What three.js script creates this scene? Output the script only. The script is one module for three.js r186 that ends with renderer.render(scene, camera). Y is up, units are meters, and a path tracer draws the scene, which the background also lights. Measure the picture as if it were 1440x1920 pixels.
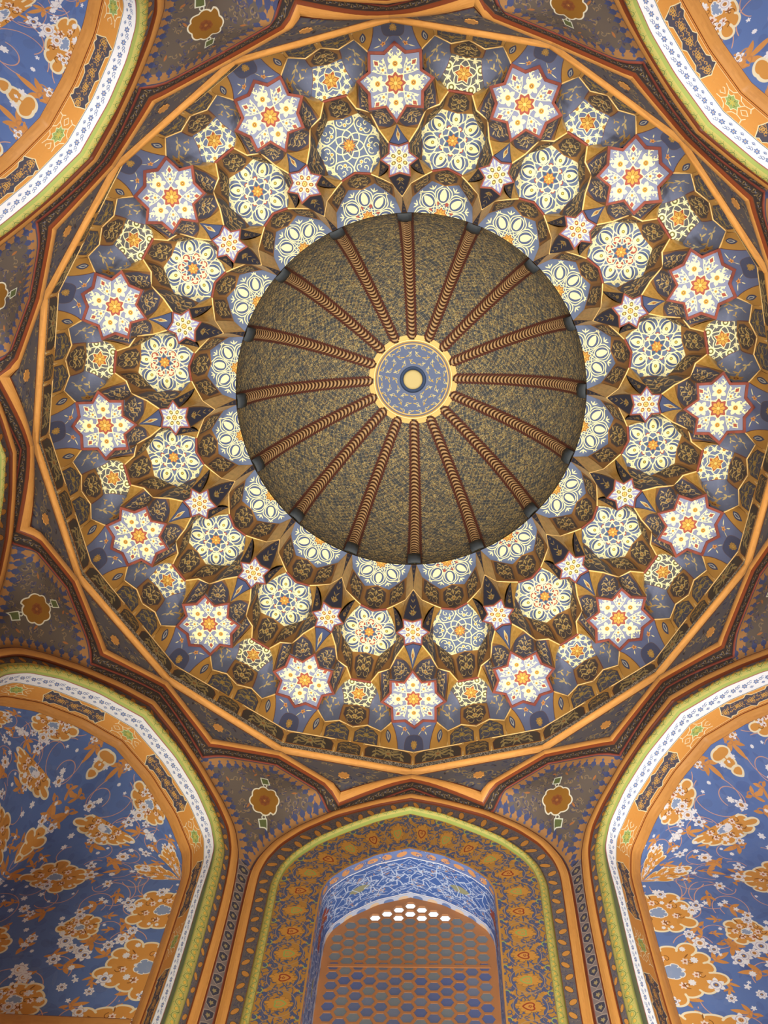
import * as THREE from 'three';
import { mergeGeometries, mergeVertices, toCreasedNormals } from 'three/addons/utils/BufferGeometryUtils.js';
import { RectAreaLightUniformsLib } from 'three/addons/lights/RectAreaLightUniformsLib.js';

// ------------------------------------------------------------------ camera, sky, added lamps, exposure
const EYE = 1.6;                                   // eye height; heights h below are above the eye
const scene = new THREE.Scene();
const camera = new THREE.PerspectiveCamera(61.32, 1440 / 1920, 0.05, 80);
camera.position.set(0.3251, EYE, 1.3841);
camera.up.set(0.0216, 0.2391, 0.9707);
camera.lookAt(0.3251 - 0.0579, EYE + 0.9696, 1.3841 - 0.2376);
scene.add(camera);
scene.background = new THREE.Color(0.80, 0.93, 1.0).multiplyScalar(1.5);      // pale daylight behind the lattice
const renderer = new THREE.WebGLRenderer({ antialias: true });
renderer.toneMapping = THREE.LinearToneMapping;
renderer.toneMappingExposure = 1.0;
renderer.shadowMap.enabled = true;
renderer.shadowMap.type = THREE.PCFSoftShadowMap;
RectAreaLightUniformsLib.init();
// unseen floodlights added on the floor, shining up: [x, z, size, intensity, colour, tilt towards x, tilt towards z]
const ADDED_FLOODS = [
  [0.7, -3.0, 1.2, 52, [1.0, 0.95, 0.87], 0.0, 0.3],
];

// unseen spotlights added on the floor: [x, z, aim x, aim height above the eye, aim z, intensity, cone, colour, what it lights]
const WARM = [1.0, 0.945, 0.83], COOL = [0.97, 0.97, 1.0];
const ADDED_SPOTS = [
  [2.3, 2.3, 0, 11.2, 0, 255, 0.43, WARM, 'the muqarnas from the northeast corner'], [-2.3, 2.3, 0, 11.2, 0, 235, 0.43, WARM, 'the muqarnas from the northwest corner'],
  [2.3, -2.3, 0, 11.2, 0, 200, 0.41, WARM, 'the muqarnas from the southeast corner'], [-2.3, -2.3, 0, 11.2, 0, 200, 0.41, WARM, 'the muqarnas from the southwest corner'],
  [-1.5, -1.5, 3.7, 8.0, 3.7, 190, 0.36, COOL, 'the niche of the northeast corner'], [1.5, -1.5, -3.7, 8.0, 3.7, 165, 0.36, COOL, 'the niche of the northwest corner'],
  [-1.5, 1.5, 3.7, 8.0, -3.7, 165, 0.36, COOL, 'the niche of the southeast corner'], 
  [0.3, 2.0, 0, 6.7, -4.2, 185, 0.34, WARM, 'the latticed window'],
];

// ------------------------------------------------------------------ helpers
const PI = Math.PI, D2R = PI / 180, STEP = 22.5;
let seed = 7;
const rnd = () => { seed = (seed * 16807) % 2147483647; return seed / 2147483647; };
const used = {};
function numbered(n) { const c = used[n] = (used[n] ?? -1) + 1; return c ? n + '_' + String(c).padStart(3, '0') : n; }
function mesh(name, geo, mat, parent) {
  const m = new THREE.Mesh(geo, mat); m.name = parent ? name : numbered(name);
  m.castShadow = m.receiveShadow = true; (parent ?? scene).add(m); return m;
}
function group(name, data, pos = [0, 0, 0], turn = 0) {
  const g = new THREE.Group(); g.name = numbered(name); g.position.set(...pos); g.rotation.y = turn;
  Object.assign(g.userData, data); scene.add(g); return g;
}
function copyOf(root, stem, data, pos, turn) {
  const c = root.clone(); c.name = numbered(stem); c.position.set(...pos); c.rotation.y = turn;
  c.userData = { ...root.userData, ...data }; scene.add(c); return c;
}
const lerp = (a, b, t) => a + (b - a) * t;
const smooth = (a, b, x) => { const t = Math.min(1, Math.max(0, (x - a) / (b - a))); return t * t * (3 - 2 * t); };
// a point by radius, angle (0 = towards the latticed window, growing towards +x) and height above the eye
const V = (r, deg, h) => new THREE.Vector3(r * Math.sin(deg * D2R), h + EYE, -r * Math.cos(deg * D2R));
function resample(pts, n) {
  if (pts.length === 1) return Array.from({ length: n + 1 }, () => pts[0].clone());
  const L = [0]; for (let i = 1; i < pts.length; i++) L.push(L[i - 1] + pts[i].distanceTo(pts[i - 1]));
  const out = []; let j = 1;
  for (let i = 0; i <= n; i++) {
    const s = L[L.length - 1] * i / n;
    while (j < pts.length - 1 && L[j] < s) j++;
    const t = (s - L[j - 1]) / (L[j] - L[j - 1] || 1);
    out.push(pts[j - 1].clone().lerp(pts[j], Math.min(1, Math.max(0, t))));
  }
  return out;
}
function gridGeo(rows, uvOf) {                       // rows: arrays of Vector3 of one length
  const n = rows[0].length, m = rows.length, p = [], uv = [], idx = [];
  rows.forEach((r, i) => r.forEach((q, j) => { p.push(q.x, q.y, q.z); uv.push(...(uvOf ? uvOf(i, j, q) : [j / (n - 1), i / (m - 1)])); }));
  for (let i = 0; i < m - 1; i++) for (let j = 0; j < n - 1; j++) {
    const a = i * n + j, b = a + 1, c = a + n, d = c + 1; idx.push(a, b, c, b, d, c);
  }
  const g = new THREE.BufferGeometry();
  g.setAttribute('position', new THREE.Float32BufferAttribute(p, 3));
  g.setAttribute('uv', new THREE.Float32BufferAttribute(uv, 2));
  g.setIndex(idx); g.computeVertexNormals(); return g;
}
// a coved facet: rises upright from the lower edge and leans over to the upper edge
function facet(lower, upper, base, n = 8, rows = 5, cove = 1) {
  const A = resample(lower, n), B = resample(upper, n), R = [];
  for (let i = 0; i <= rows; i++) {
    const t = i / rows, g = lerp(t, 1 - Math.cos(t * PI / 2), cove), v = lerp(t, Math.sin(t * PI / 2), cove);
    R.push(A.map((a, j) => new THREE.Vector3(lerp(a.x, B[j].x, g) - base.x, lerp(a.y, B[j].y, v) - base.y, lerp(a.z, B[j].z, g) - base.z)));
  }
  return gridGeo(R);
}
function bead(pts, rad, base, closed = false, seg = 5) {           // a small round lip along straight pieces
  const path = new THREE.CurvePath(), P = pts.map((p) => p.clone().sub(base));
  for (let i = 0; i + 1 < P.length; i++) path.add(new THREE.LineCurve3(P[i], P[i + 1]));
  if (closed) path.add(new THREE.LineCurve3(P[P.length - 1], P[0]));
  const parts = path.curves.map((c) => { const L = c.getLength(); const g = new THREE.CylinderGeometry(rad, rad, L + rad, seg, 1); g.applyQuaternion(new THREE.Quaternion().setFromUnitVectors(new THREE.Vector3(0, 1, 0), c.v2.clone().sub(c.v1).normalize())); const m = c.v1.clone().add(c.v2).multiplyScalar(0.5); g.translate(m.x, m.y, m.z); return g; });
  return mergeGeometries(parts);
}
// flat ceiling plate: outline [x, radial] about its centre, thickness upwards, uv over a square of side S
function plate(outline, depth, S, hole, y0 = 0) {
  const sh = new THREE.Shape(outline.map((p) => new THREE.Vector2(...p)));
  if (hole) sh.holes.push(new THREE.Path(hole.map((p) => new THREE.Vector2(...p))));
  const g = new THREE.ExtrudeGeometry(sh, { depth, bevelEnabled: false }), p = g.attributes.position, uv = g.attributes.uv;
  for (let i = 0; i < p.count; i++) uv.setXY(i, p.getX(i) / S + 0.5, p.getY(i) / S + 0.5);
  g.rotateX(-PI / 2); g.translate(0, y0, 0); return g;
}
const inset = (poly, k) => poly.map(([x, y]) => [x * k, y * k]);

// ------------------------------------------------------------------ paint: canvas textures
const C = { cream: '#efe7b0', blue: '#8086a0', deep: '#44537a', night: '#222741', gold: '#c8963c', goldL: '#e3bd62', red: '#9a4a3c', rust: '#a5532a', dark: '#3a2a1f', brown: '#5d4023', orange: '#d98734', white: '#f3f4f5', green: '#9fb560' };
function tex(w, h, draw, rep) {
  const c = document.createElement('canvas'); c.width = w; c.height = h; const x = c.getContext('2d'); draw(x, w, h);
  const t = new THREE.CanvasTexture(c); t.colorSpace = THREE.SRGBColorSpace; t.wrapS = t.wrapT = THREE.RepeatWrapping; t.anisotropy = 8;
  if (rep) t.repeat.set(...rep); return t;
}
function grime(x, w, h, n, a) {                      // wear: faint blotches
  for (let i = 0; i < n; i++) { x.fillStyle = rnd() < 0.5 ? `rgba(40,25,10,${a})` : `rgba(255,235,190,${a})`; x.beginPath(); x.ellipse(rnd() * w, rnd() * h, (0.004 + rnd() * 0.03) * w, (0.004 + rnd() * 0.02) * h, rnd() * 3, 0, 7); x.fill(); }
}
function disc(x, cx, cy, r, col) { x.fillStyle = col; x.beginPath(); x.arc(cx, cy, r, 0, 7); x.fill(); }
function flower(x, cx, cy, r, n, col, heart, a0 = 0) {
  x.fillStyle = col;
  for (let i = 0; i < n; i++) { const a = a0 + i * 2 * PI / n; x.beginPath(); x.ellipse(cx + Math.cos(a) * r * 0.58, cy + Math.sin(a) * r * 0.58, r * 0.44, r * 0.3, a, 0, 7); x.fill(); x.beginPath(); x.moveTo(cx + Math.cos(a - 0.25) * r * 0.75, cy + Math.sin(a - 0.25) * r * 0.75); x.lineTo(cx + Math.cos(a) * r * 1.14, cy + Math.sin(a) * r * 1.14); x.lineTo(cx + Math.cos(a + 0.25) * r * 0.75, cy + Math.sin(a + 0.25) * r * 0.75); x.fill(); }
  disc(x, cx, cy, r * 0.5, col);
  if (heart) { disc(x, cx, cy, r * 0.34, heart); disc(x, cx, cy, r * 0.18, '#6b3316'); disc(x, cx, cy, r * 0.1, C.goldL); }
}
function leaf(x, cx, cy, a, L, W, col) { x.save(); x.translate(cx, cy); x.rotate(a); x.fillStyle = col; x.beginPath(); x.moveTo(0, 0); x.quadraticCurveTo(L * 0.5, -W, L, 0); x.quadraticCurveTo(L * 0.5, W, 0, 0); x.fill(); x.restore(); }
function starPath(x, cx, cy, R, r, n, a0 = 0) { x.beginPath(); for (let i = 0; i < 2 * n; i++) { const a = a0 + i * PI / n, q = i % 2 ? r : R; x[i ? 'lineTo' : 'moveTo'](cx + Math.cos(a) * q, cy + Math.sin(a) * q); } x.closePath(); }
function stroke(x, col, w) { x.strokeStyle = col; x.lineWidth = w; x.lineJoin = x.lineCap = 'round'; x.stroke(); }
function curl(x, cx, cy, r, a, dir, col, w) { x.beginPath(); for (let i = 0; i <= 16; i++) { const t = i / 16, q = r * (1 - 0.8 * t), b = a + dir * t * 5; x[i ? 'lineTo' : 'moveTo'](cx + Math.cos(b) * q, cy + Math.sin(b) * q); } stroke(x, col, w); }
// seamless field of vines and leaves
function vines(x, w, h, n, s, cols, leafCols, lw, flat = 1) {
  for (let i = 0; i < n; i++) {
    const px = rnd() * w, py = rnd() * h, a = rnd() * 7, d = rnd() < 0.5 ? 1 : -1, L = s * (0.6 + rnd() * 0.8), c = cols[Math.floor(rnd() * cols.length)], lc = leafCols[Math.floor(rnd() * leafCols.length)], lc2 = leafCols[Math.floor(rnd() * leafCols.length)], b = rnd() * 7;
    for (const ox of [-w, 0, w]) for (const oy of [-h, 0, h]) {
      const X = px + ox, Y = py + oy; if (X < -2 * s || X > w + 2 * s || Y < -2 * s || Y > h + 2 * s) continue;
      x.save(); x.translate(X, Y); x.scale(1, flat);
      if (lw) curl(x, 0, 0, L * 0.6, a, d, c, lw);
      leaf(x, Math.cos(a) * L * 0.6, Math.sin(a) * L * 0.6, b, L * 0.75, L * 0.24, lc); leaf(x, 0, 0, b + 2.2, L * 0.55, L * 0.2, lc2);
      x.restore();
    }
  }
}
function ground(x, w, h, col) { x.fillStyle = col; x.fillRect(0, 0, w, h); }
function goldHeart(x, c, r, n) { flower(x, c, c, r, n, C.gold, null); for (let i = 0; i < n; i++) { const a = (i + 0.5) * 2 * PI / n; x.beginPath(); x.moveTo(c, c); x.lineTo(c + Math.cos(a) * r * 0.95, c + Math.sin(a) * r * 0.95); stroke(x, '#7c4c14', r * 0.07); } disc(x, c, c, r * 0.25, C.goldL); }

function starTex(turned) {
  return tex(896, 896, (x, w) => {
    const c = w / 2, u = w / 0.92; ground(x, w, w, C.blue);
    for (let k = 0; k < 8; k++) {                    // scrollwork round the edge
      const a = k * PI / 4 + PI / 8 + (turned ? PI / 8 : 0);
      for (const s of [-1, 1]) { curl(x, c + Math.cos(a + s * 0.17) * 0.27 * u, c + Math.sin(a + s * 0.17) * 0.27 * u, 0.042 * u, a + s, s, C.cream, 0.009 * u); leaf(x, c + Math.cos(a + s * 0.22) * 0.22 * u, c + Math.sin(a + s * 0.22) * 0.22 * u, a + s * 0.5, 0.06 * u, 0.016 * u, C.cream); }
    }
    for (let k = 0; k < 4; k++) {
      const a = k * PI / 2, b = a + PI / 4, P = (r, q) => [c + Math.cos(q) * r * u, c + Math.sin(q) * r * u];
      flower(x, ...P(0.2, a), 0.086 * u, 6, C.cream, C.gold, a);
      for (const s of [-1, 1]) { leaf(x, ...P(0.27, a + s * 0.12), a + s * 0.7, 0.075 * u, 0.02 * u, C.cream); curl(x, ...P(0.315, a + s * 0.1), 0.032 * u, a, s, C.cream, 0.009 * u); }
      flower(x, ...P(0.195, b), 0.042 * u, 5, C.cream, C.gold, b);
      x.save(); x.translate(...P(0.295, b)); x.rotate(b); x.beginPath(); x.moveTo(-0.04 * u, 0); x.lineTo(0, 0.03 * u); x.lineTo(0.045 * u, 0); x.lineTo(0, -0.03 * u); x.closePath(); x.fillStyle = C.red; x.fill(); stroke(x, C.cream, 0.009 * u); x.restore();
      for (const s of [-1, 1]) { leaf(x, ...P(0.245, b + s * 0.2), b + s * 0.9, 0.06 * u, 0.016 * u, C.cream); x.beginPath(); x.moveTo(...P(0.13, b)); x.quadraticCurveTo(...P(0.2, b + s * 0.28), ...P(0.28, b + s * 0.3)); stroke(x, C.cream, 0.008 * u); }
    }
    starPath(x, c, c, 0.135 * u, 0.09 * u, 8); x.fillStyle = C.red; x.fill(); stroke(x, C.cream, 0.01 * u);
    starPath(x, c, c, 0.105 * u, 0.12 * u, 8, PI / 8); stroke(x, C.cream, 0.006 * u);
    goldHeart(x, c, 0.075 * u, 8);
  });
}
function roundTex(kind) {                            // seven-fold rosette; the tip at angle 180 points to the dome
  return tex(896, 896, (x, w) => {
    const c = w / 2, u = w / 0.98, n = 7, A0 = -PI / 2; ground(x, w, w, '#5f6d8b');
    const P = (r, q) => [c + Math.cos(q) * r * u, c + Math.sin(q) * r * u];
    for (let k = 0; k < n; k++) {
      const a = A0 + k * 2 * PI / n, b = a + PI / n, p = a - PI / n;
      // ogee outline out to the tip
      x.beginPath(); x.moveTo(...P(0.3, p)); x.bezierCurveTo(...P(0.43, p + 0.1), ...P(0.36, a - 0.16), ...P(0.445, a)); x.bezierCurveTo(...P(0.36, a + 0.16), ...P(0.43, b - 0.1), ...P(0.3, b)); stroke(x, C.cream, 0.017 * u);
      for (const s of [-1, 1]) { leaf(x, ...P(0.37, a + s * 0.2), a + s * 1.25, 0.09 * u, 0.032 * u, C.cream); leaf(x, ...P(0.35, b - s * 0.05), b + s * 0.9, 0.08 * u, 0.03 * u, C.cream); }
      if (kind !== 2) {
        x.beginPath(); x.ellipse(...P(0.27, a), 0.1 * u, 0.085 * u, a, 0, 7); x.fillStyle = C.deep; x.fill(); stroke(x, C.cream, 0.011 * u);
        x.beginPath(); x.moveTo(...P(0.36, a)); x.bezierCurveTo(...P(0.31, a + 0.24), ...P(0.2, a + 0.3), ...P(0.2, a)); x.bezierCurveTo(...P(0.2, a - 0.3), ...P(0.31, a - 0.24), ...P(0.36, a)); x.fillStyle = C.cream; x.fill();
        disc(x, ...P(0.255, a), 0.022 * u, '#7d7a2c'); disc(x, ...P(0.255, a), 0.01 * u, C.goldL);
      } else {
        for (const s of [-1, 1]) curl(x, ...P(0.29, a + s * 0.17), 0.05 * u, a + s, s, C.cream, 0.011 * u);
        disc(x, ...P(0.25, a), 0.024 * u, C.cream); disc(x, ...P(0.25, a), 0.014 * u, C.gold); curl(x, ...P(0.34, a), 0.04 * u, a, 1, C.cream, 0.01 * u);
      }
      if (kind === 1) { disc(x, ...P(0.155, b), 0.052 * u, C.red); disc(x, ...P(0.165, b), 0.026 * u, '#f2c6a2'); x.beginPath(); x.arc(...P(0.155, b), 0.055 * u, 0, 7); stroke(x, C.cream, 0.01 * u); }
      else if (kind === 0) { disc(x, ...P(0.16, b), 0.03 * u, C.red); disc(x, ...P(0.16, b), 0.016 * u, C.cream); }
      x.beginPath(); x.moveTo(...P(0.09, a)); x.quadraticCurveTo(...P(0.17, b), ...P(0.19, b + PI / n)); x.moveTo(...P(0.09, a)); x.quadraticCurveTo(...P(0.17, p), ...P(0.19, p - PI / n)); x.moveTo(...P(0.19, a)); x.quadraticCurveTo(...P(0.25, b), ...P(0.3, b)); x.moveTo(...P(0.19, a)); x.quadraticCurveTo(...P(0.25, p), ...P(0.3, p)); stroke(x, kind === 1 ? '#f3d9b4' : C.cream, 0.014 * u);
      leaf(x, c, c, b, 0.13 * u, 0.035 * u, kind === 2 ? C.gold : '#38506b');
    }
    for (let k = 0; k < n; k++) { const a = A0 + k * 2 * PI / n; leaf(x, ...P(0.05, a + PI / n), a + PI / n, 0.08 * u, 0.02 * u, '#38506b'); }
    starPath(x, c, c, 0.085 * u, 0.055 * u, n, A0); x.fillStyle = C.rust; x.fill(); goldHeart(x, c, 0.062 * u, 8);
  });
}
function pentTex(kind) {
  return tex(640, 640, (x, w) => {
    const c = w / 2, u = w / 0.78, n = 5, A0 = -PI / 2; ground(x, w, w, kind ? '#5c5b5c' : '#65708e');
    const P = (r, q) => [c + Math.cos(q) * r * u, c + Math.sin(q) * r * u];
    for (let k = 0; k < n; k++) {
      const a = A0 + k * 2 * PI / n, b = a + PI / n, p = a - PI / n;
      x.beginPath(); x.moveTo(...P(0.19, p)); x.bezierCurveTo(...P(0.28, p + 0.2), ...P(0.25, a - 0.2), ...P(0.33, a)); x.bezierCurveTo(...P(0.25, a + 0.2), ...P(0.28, b - 0.2), ...P(0.19, b)); stroke(x, C.cream, 0.013 * u);
      if (kind) { disc(x, ...P(0.2, a), 0.055 * u, C.cream); disc(x, ...P(0.2, a), 0.035 * u, '#6d6a3a'); disc(x, ...P(0.2, a), 0.018 * u, C.cream); } else flower(x, ...P(0.2, a), 0.062 * u, 5, C.cream, C.gold, a);
      for (const s of [-1, 1]) { curl(x, ...P(0.25, a + s * 0.3), 0.035 * u, a, s, C.cream, 0.011 * u); leaf(x, ...P(0.15, b - s * 0.1), b + s * 0.7, 0.075 * u, 0.018 * u, C.cream); leaf(x, ...P(0.27, a + s * 0.12), a + s * 0.5, 0.05 * u, 0.014 * u, C.cream); }
      x.beginPath(); x.moveTo(...P(0.1, p)); x.quadraticCurveTo(...P(0.19, a - 0.1), ...P(0.18, b)); x.moveTo(...P(0.1, b)); x.quadraticCurveTo(...P(0.19, a + 0.1), ...P(0.18, p)); stroke(x, C.cream, 0.011 * u);
    }
    starPath(x, c, c, 0.115 * u, 0.07 * u, 6); x.fillStyle = C.rust; x.fill(); stroke(x, C.cream, 0.008 * u); goldHeart(x, c, 0.072 * u, 8);
  });
}
const T = {};
T.star = [starTex(false), starTex(true)];
T.round = [roundTex(0), roundTex(1), roundTex(2)];
T.pent = [pentTex(0), pentTex(1)];
T.six = [0, 1].map((kind) => tex(512, 512, (x, w) => {
  const c = w / 2, u = w / 0.56 * 0.8; ground(x, w, w, '#888aae');
  const P = (r, q) => [c + Math.cos(q) * r * u, c + Math.sin(q) * r * u];
  for (let k = 0; k < 6; k++) {
    const a = k * PI / 3, b = a + PI / 6;
    leaf(x, ...P(0.15, a), a, 0.075 * u, 0.02 * u, C.cream); for (const s of [-1, 1]) { leaf(x, ...P(0.15, a + s * 0.25), a + s * 0.4, 0.05 * u, 0.012 * u, C.cream); curl(x, ...P(0.155, b + s * 0.12), 0.022 * u, b, s, C.cream, 0.008 * u); }
    x.beginPath(); x.ellipse(...P(0.1, b), 0.05 * u, 0.042 * u, b, 0, 7); x.fillStyle = C.cream; x.fill(); x.beginPath(); x.ellipse(...P(0.1, b), 0.036 * u, 0.028 * u, b, 0, 7); x.fillStyle = kind ? '#6a5a2c' : '#8a4420'; x.fill(); disc(x, ...P(0.1, b), 0.016 * u, C.goldL);
    leaf(x, ...P(0.06, a), a, 0.1 * u, 0.012 * u, C.cream);
  }
  disc(x, c, c, 0.055 * u, C.cream); disc(x, c, c, 0.044 * u, '#8a5b2a'); flower(x, c, c, 0.034 * u, 6, C.goldL, '#7d7a2c');
}));
T.half = [0, 1].map((kind) => tex(896, 896, (x, w) => {
  const c = w / 2, u = w / 0.98, n = 7, A0 = -PI / 2; ground(x, w, w, '#586685');
  const P = (r, q) => [c + Math.cos(q) * r * u, c + Math.sin(q) * r * u];
  for (let k = 0; k < n; k++) {
    const a = A0 + k * 2 * PI / n, b = a + PI / n, p = a - PI / n;
    x.beginPath(); x.moveTo(...P(0.26, p)); x.bezierCurveTo(...P(0.37, p + 0.06), ...P(0.33, a - 0.14), ...P(0.41, a)); x.bezierCurveTo(...P(0.33, a + 0.14), ...P(0.37, b - 0.06), ...P(0.26, b)); stroke(x, C.cream, 0.013 * u);
    leaf(x, ...P(0.33, b), b, 0.07 * u, 0.02 * u, C.cream); for (const s of [-1, 1]) { leaf(x, ...P(0.34, b), b + s * 0.9, 0.07 * u, 0.016 * u, C.cream); leaf(x, ...P(0.38, a), a + s * 0.9, 0.045 * u, 0.014 * u, C.cream); }
    x.beginPath(); x.ellipse(...P(0.245, a), 0.1 * u, 0.085 * u, a, 0, 7); x.fillStyle = C.deep; x.fill(); stroke(x, C.cream, 0.012 * u);
    x.beginPath(); x.moveTo(...P(0.335, a)); x.bezierCurveTo(...P(0.29, a + 0.25), ...P(0.17, a + 0.32), ...P(0.175, a)); x.bezierCurveTo(...P(0.17, a - 0.32), ...P(0.29, a - 0.25), ...P(0.335, a)); x.fillStyle = C.cream; x.fill();
    x.beginPath(); x.moveTo(...P(0.08, a)); x.quadraticCurveTo(...P(0.15, b), ...P(0.26, b)); x.moveTo(...P(0.08, a)); x.quadraticCurveTo(...P(0.15, p), ...P(0.26, p)); x.moveTo(...P(0.14, a)); x.lineTo(...P(0.1, b)); x.moveTo(...P(0.14, a)); x.lineTo(...P(0.1, p)); stroke(x, C.cream, 0.011 * u);
    if (kind) disc(x, ...P(0.15, b), 0.026 * u, C.red);
  }
  starPath(x, c, c, 0.1 * u, 0.07 * u, 8); x.fillStyle = kind ? C.rust : '#8f5a2a'; x.fill(); stroke(x, C.cream, 0.008 * u); goldHeart(x, c, 0.065 * u, 8);
}));
// a painted cell: frame colour, an inner shape (u, v in 0..1, v upwards) and a mirrored palmette in it
function cellTex(frame, shape, inner, edge, vine, accent, scale = 1, w = 320, h = 320) {
  return tex(w, h, (x) => {
    ground(x, w, h, frame); grime(x, w, h, 40, 0.05);
    x.beginPath(); shape.forEach(([a, b], i) => x[i ? 'lineTo' : 'moveTo'](a * w, (1 - b) * h)); x.closePath(); x.fillStyle = inner; x.fill(); x.save(); x.clip();
    for (let r = 0; r < 3; r++) for (const s of [-1, 1]) {
      const X = w / 2, Y = h * (0.78 - r * 0.22), L = w * 0.2 * scale;
      curl(x, X + s * L * 0.95, Y, L * 0.7, s > 0 ? PI : 0, -s, vine, w * 0.016); leaf(x, X + s * L * 0.3, Y - L * 0.2, s > 0 ? -0.6 : PI + 0.6, L * 1.1, L * 0.34, vine); leaf(x, X + s * L * 1.1, Y + L * 0.3, s > 0 ? 0.9 : PI - 0.9, L * 0.8, L * 0.26, vine);
    }
    flower(x, w / 2, h * 0.62, w * 0.1 * scale, 6, vine, accent); leaf(x, w / 2, h * 0.5, -PI / 2, h * 0.24, w * 0.06, vine);
    x.restore(); x.beginPath(); shape.forEach(([a, b], i) => x[i ? 'lineTo' : 'moveTo'](a * w, (1 - b) * h)); x.closePath(); stroke(x, edge, w * 0.022);
  });
}
const hexShape = [[0.3, 0.06], [0.7, 0.06], [0.92, 0.3], [0.9, 0.66], [0.7, 0.86], [0.5, 0.95], [0.3, 0.86], [0.1, 0.66], [0.08, 0.3]];
const diaShape = [[0.12, 0.1], [0.6, 0.08], [0.92, 0.34], [0.88, 0.9], [0.4, 0.94], [0.1, 0.62]];
const archShape = [[0.1, 0.04], [0.9, 0.04], [0.9, 0.5], [0.72, 0.78], [0.5, 0.92], [0.28, 0.78], [0.1, 0.5]];
const wideShape = [[0.05, 0.06], [0.95, 0.06], [0.96, 0.45], [0.9, 0.7], [0.8, 0.88], [0.2, 0.88], [0.1, 0.7], [0.04, 0.45]];
const kiteShape = [[0.1, 0.02], [0.9, 0.02], [0.97, 0.5], [0.8, 0.96], [0.2, 0.96], [0.03, 0.5]];
T.hex = cellTex('#a07238', hexShape, '#43383a', '#7b5040', '#c4a866', '#a86226');
T.hexBlue = cellTex('#8a6130', hexShape, '#3f4560', '#6b4638', '#ada06a', '#9a5a20');
T.side = cellTex('#956832', diaShape, '#453838', '#7b4e3c', '#cdb06e', '#9a5626');
T.facetDark = cellTex('#86603a', kiteShape, '#4c4d60', '#8a5c46', '#d8bd80', '#b06028');
T.facetBlue = tex(320, 320, (x, w, h) => {
  ground(x, w, h, '#6e7690'); grime(x, w, h, 60, 0.06); x.strokeStyle = '#d8c79a';
  x.beginPath(); x.moveTo(w * 0.15, h * 0.8); x.bezierCurveTo(w * 0.3, h * 0.3, w * 0.6, h * 0.9, w * 0.85, h * 0.2); stroke(x, '#cdb98a', 5);
  for (const [a, b, r, c] of [[0.3, 0.58, 0.5, '#d8c084'], [0.5, 0.6, -1, '#c9a258'], [0.68, 0.45, 0.2, '#dccb97'], [0.8, 0.25, -2, '#c9a258'], [0.2, 0.3, 1, '#cba75c'], [0.45, 0.35, 2.5, '#d8c084']]) { leaf(x, a * w, b * h, r, w * 0.14, w * 0.05, c); leaf(x, a * w, b * h, r + 1.6, w * 0.1, w * 0.04, c); leaf(x, a * w, b * h, r - 1.6, w * 0.1, w * 0.04, c); }
  flower(x, w * 0.62, h * 0.76, w * 0.12, 6, '#b98a3c', '#7a3a16'); x.lineWidth = 12; x.strokeStyle = '#7c4a44'; x.strokeRect(0, 0, w, h);
});
T.drop = tex(192, 192, (x, w) => { ground(x, w, w, '#4a5a86'); x.lineWidth = 18; x.strokeStyle = '#3c3336'; x.strokeRect(0, 0, w, w); x.save(); x.translate(w / 2, w * 0.5); x.beginPath(); x.moveTo(0, -52); x.lineTo(38, 0); x.lineTo(0, 58); x.lineTo(-38, 0); x.closePath(); x.fillStyle = '#d9b872'; x.fill(); stroke(x, C.cream, 7); x.restore(); flower(x, w / 2, w * 0.52, 20, 5, C.rust, C.gold); });
T.spike = tex(128, 256, (x, w, h) => { ground(x, w, h, '#2f3247'); x.lineWidth = 10; x.strokeStyle = '#7b5730'; x.strokeRect(0, 0, w, h); for (let i = 0; i < 4; i++) for (const s of [-1, 1]) leaf(x, w / 2, h * (0.85 - i * 0.2), s > 0 ? -0.7 : PI + 0.7, w * 0.32, 9, '#a58c52'); flower(x, w / 2, h * 0.75, 22, 5, '#b0965a', '#8a4a20'); });
T.gold = tex(256, 256, (x, w) => { ground(x, w, w, '#d2a252'); for (let i = 0; i < 260; i++) { x.fillStyle = `rgba(${rnd() < 0.5 ? '90,55,10' : '255,225,140'},0.05)`; x.beginPath(); x.ellipse(rnd() * w, rnd() * w, 4 + rnd() * 30, 3 + rnd() * 18, rnd() * 3, 0, 7); x.fill(); } });
T.rowBlue = tex(512, 320, (x, w, h) => {
  ground(x, w, h, '#626d92'); x.fillStyle = '#444b6c'; x.beginPath(); x.moveTo(0.2 * w, h); x.bezierCurveTo(0.2 * w, 0.5 * h, 0.4 * w, 0.5 * h, 0.5 * w, 0.36 * h); x.bezierCurveTo(0.6 * w, 0.5 * h, 0.8 * w, 0.5 * h, 0.8 * w, h); x.fill(); stroke(x, '#5b4a50', 6);
  flower(x, w / 2, h * 0.76, 48, 9, '#b08a45', '#d8b25c'); for (const s of [-1, 1]) { flower(x, w * (0.5 + s * 0.25), h * 0.3, 30, 5, '#d59a55', '#a2441d'); leaf(x, w * (0.5 + s * 0.3), h * 0.25, s > 0 ? -0.5 : PI + 0.5, 70, 14, C.cream); leaf(x, w * (0.5 + s * 0.2), h * 0.35, s > 0 ? 2.4 : 0.7, 55, 12, C.cream); leaf(x, w * (0.5 + s * 0.3), h * 0.4, s > 0 ? 0.9 : PI - 0.9, 50, 12, C.cream); }
  x.lineWidth = 10; x.strokeStyle = '#5d4250'; x.strokeRect(0, 0, w, h);
});
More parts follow.
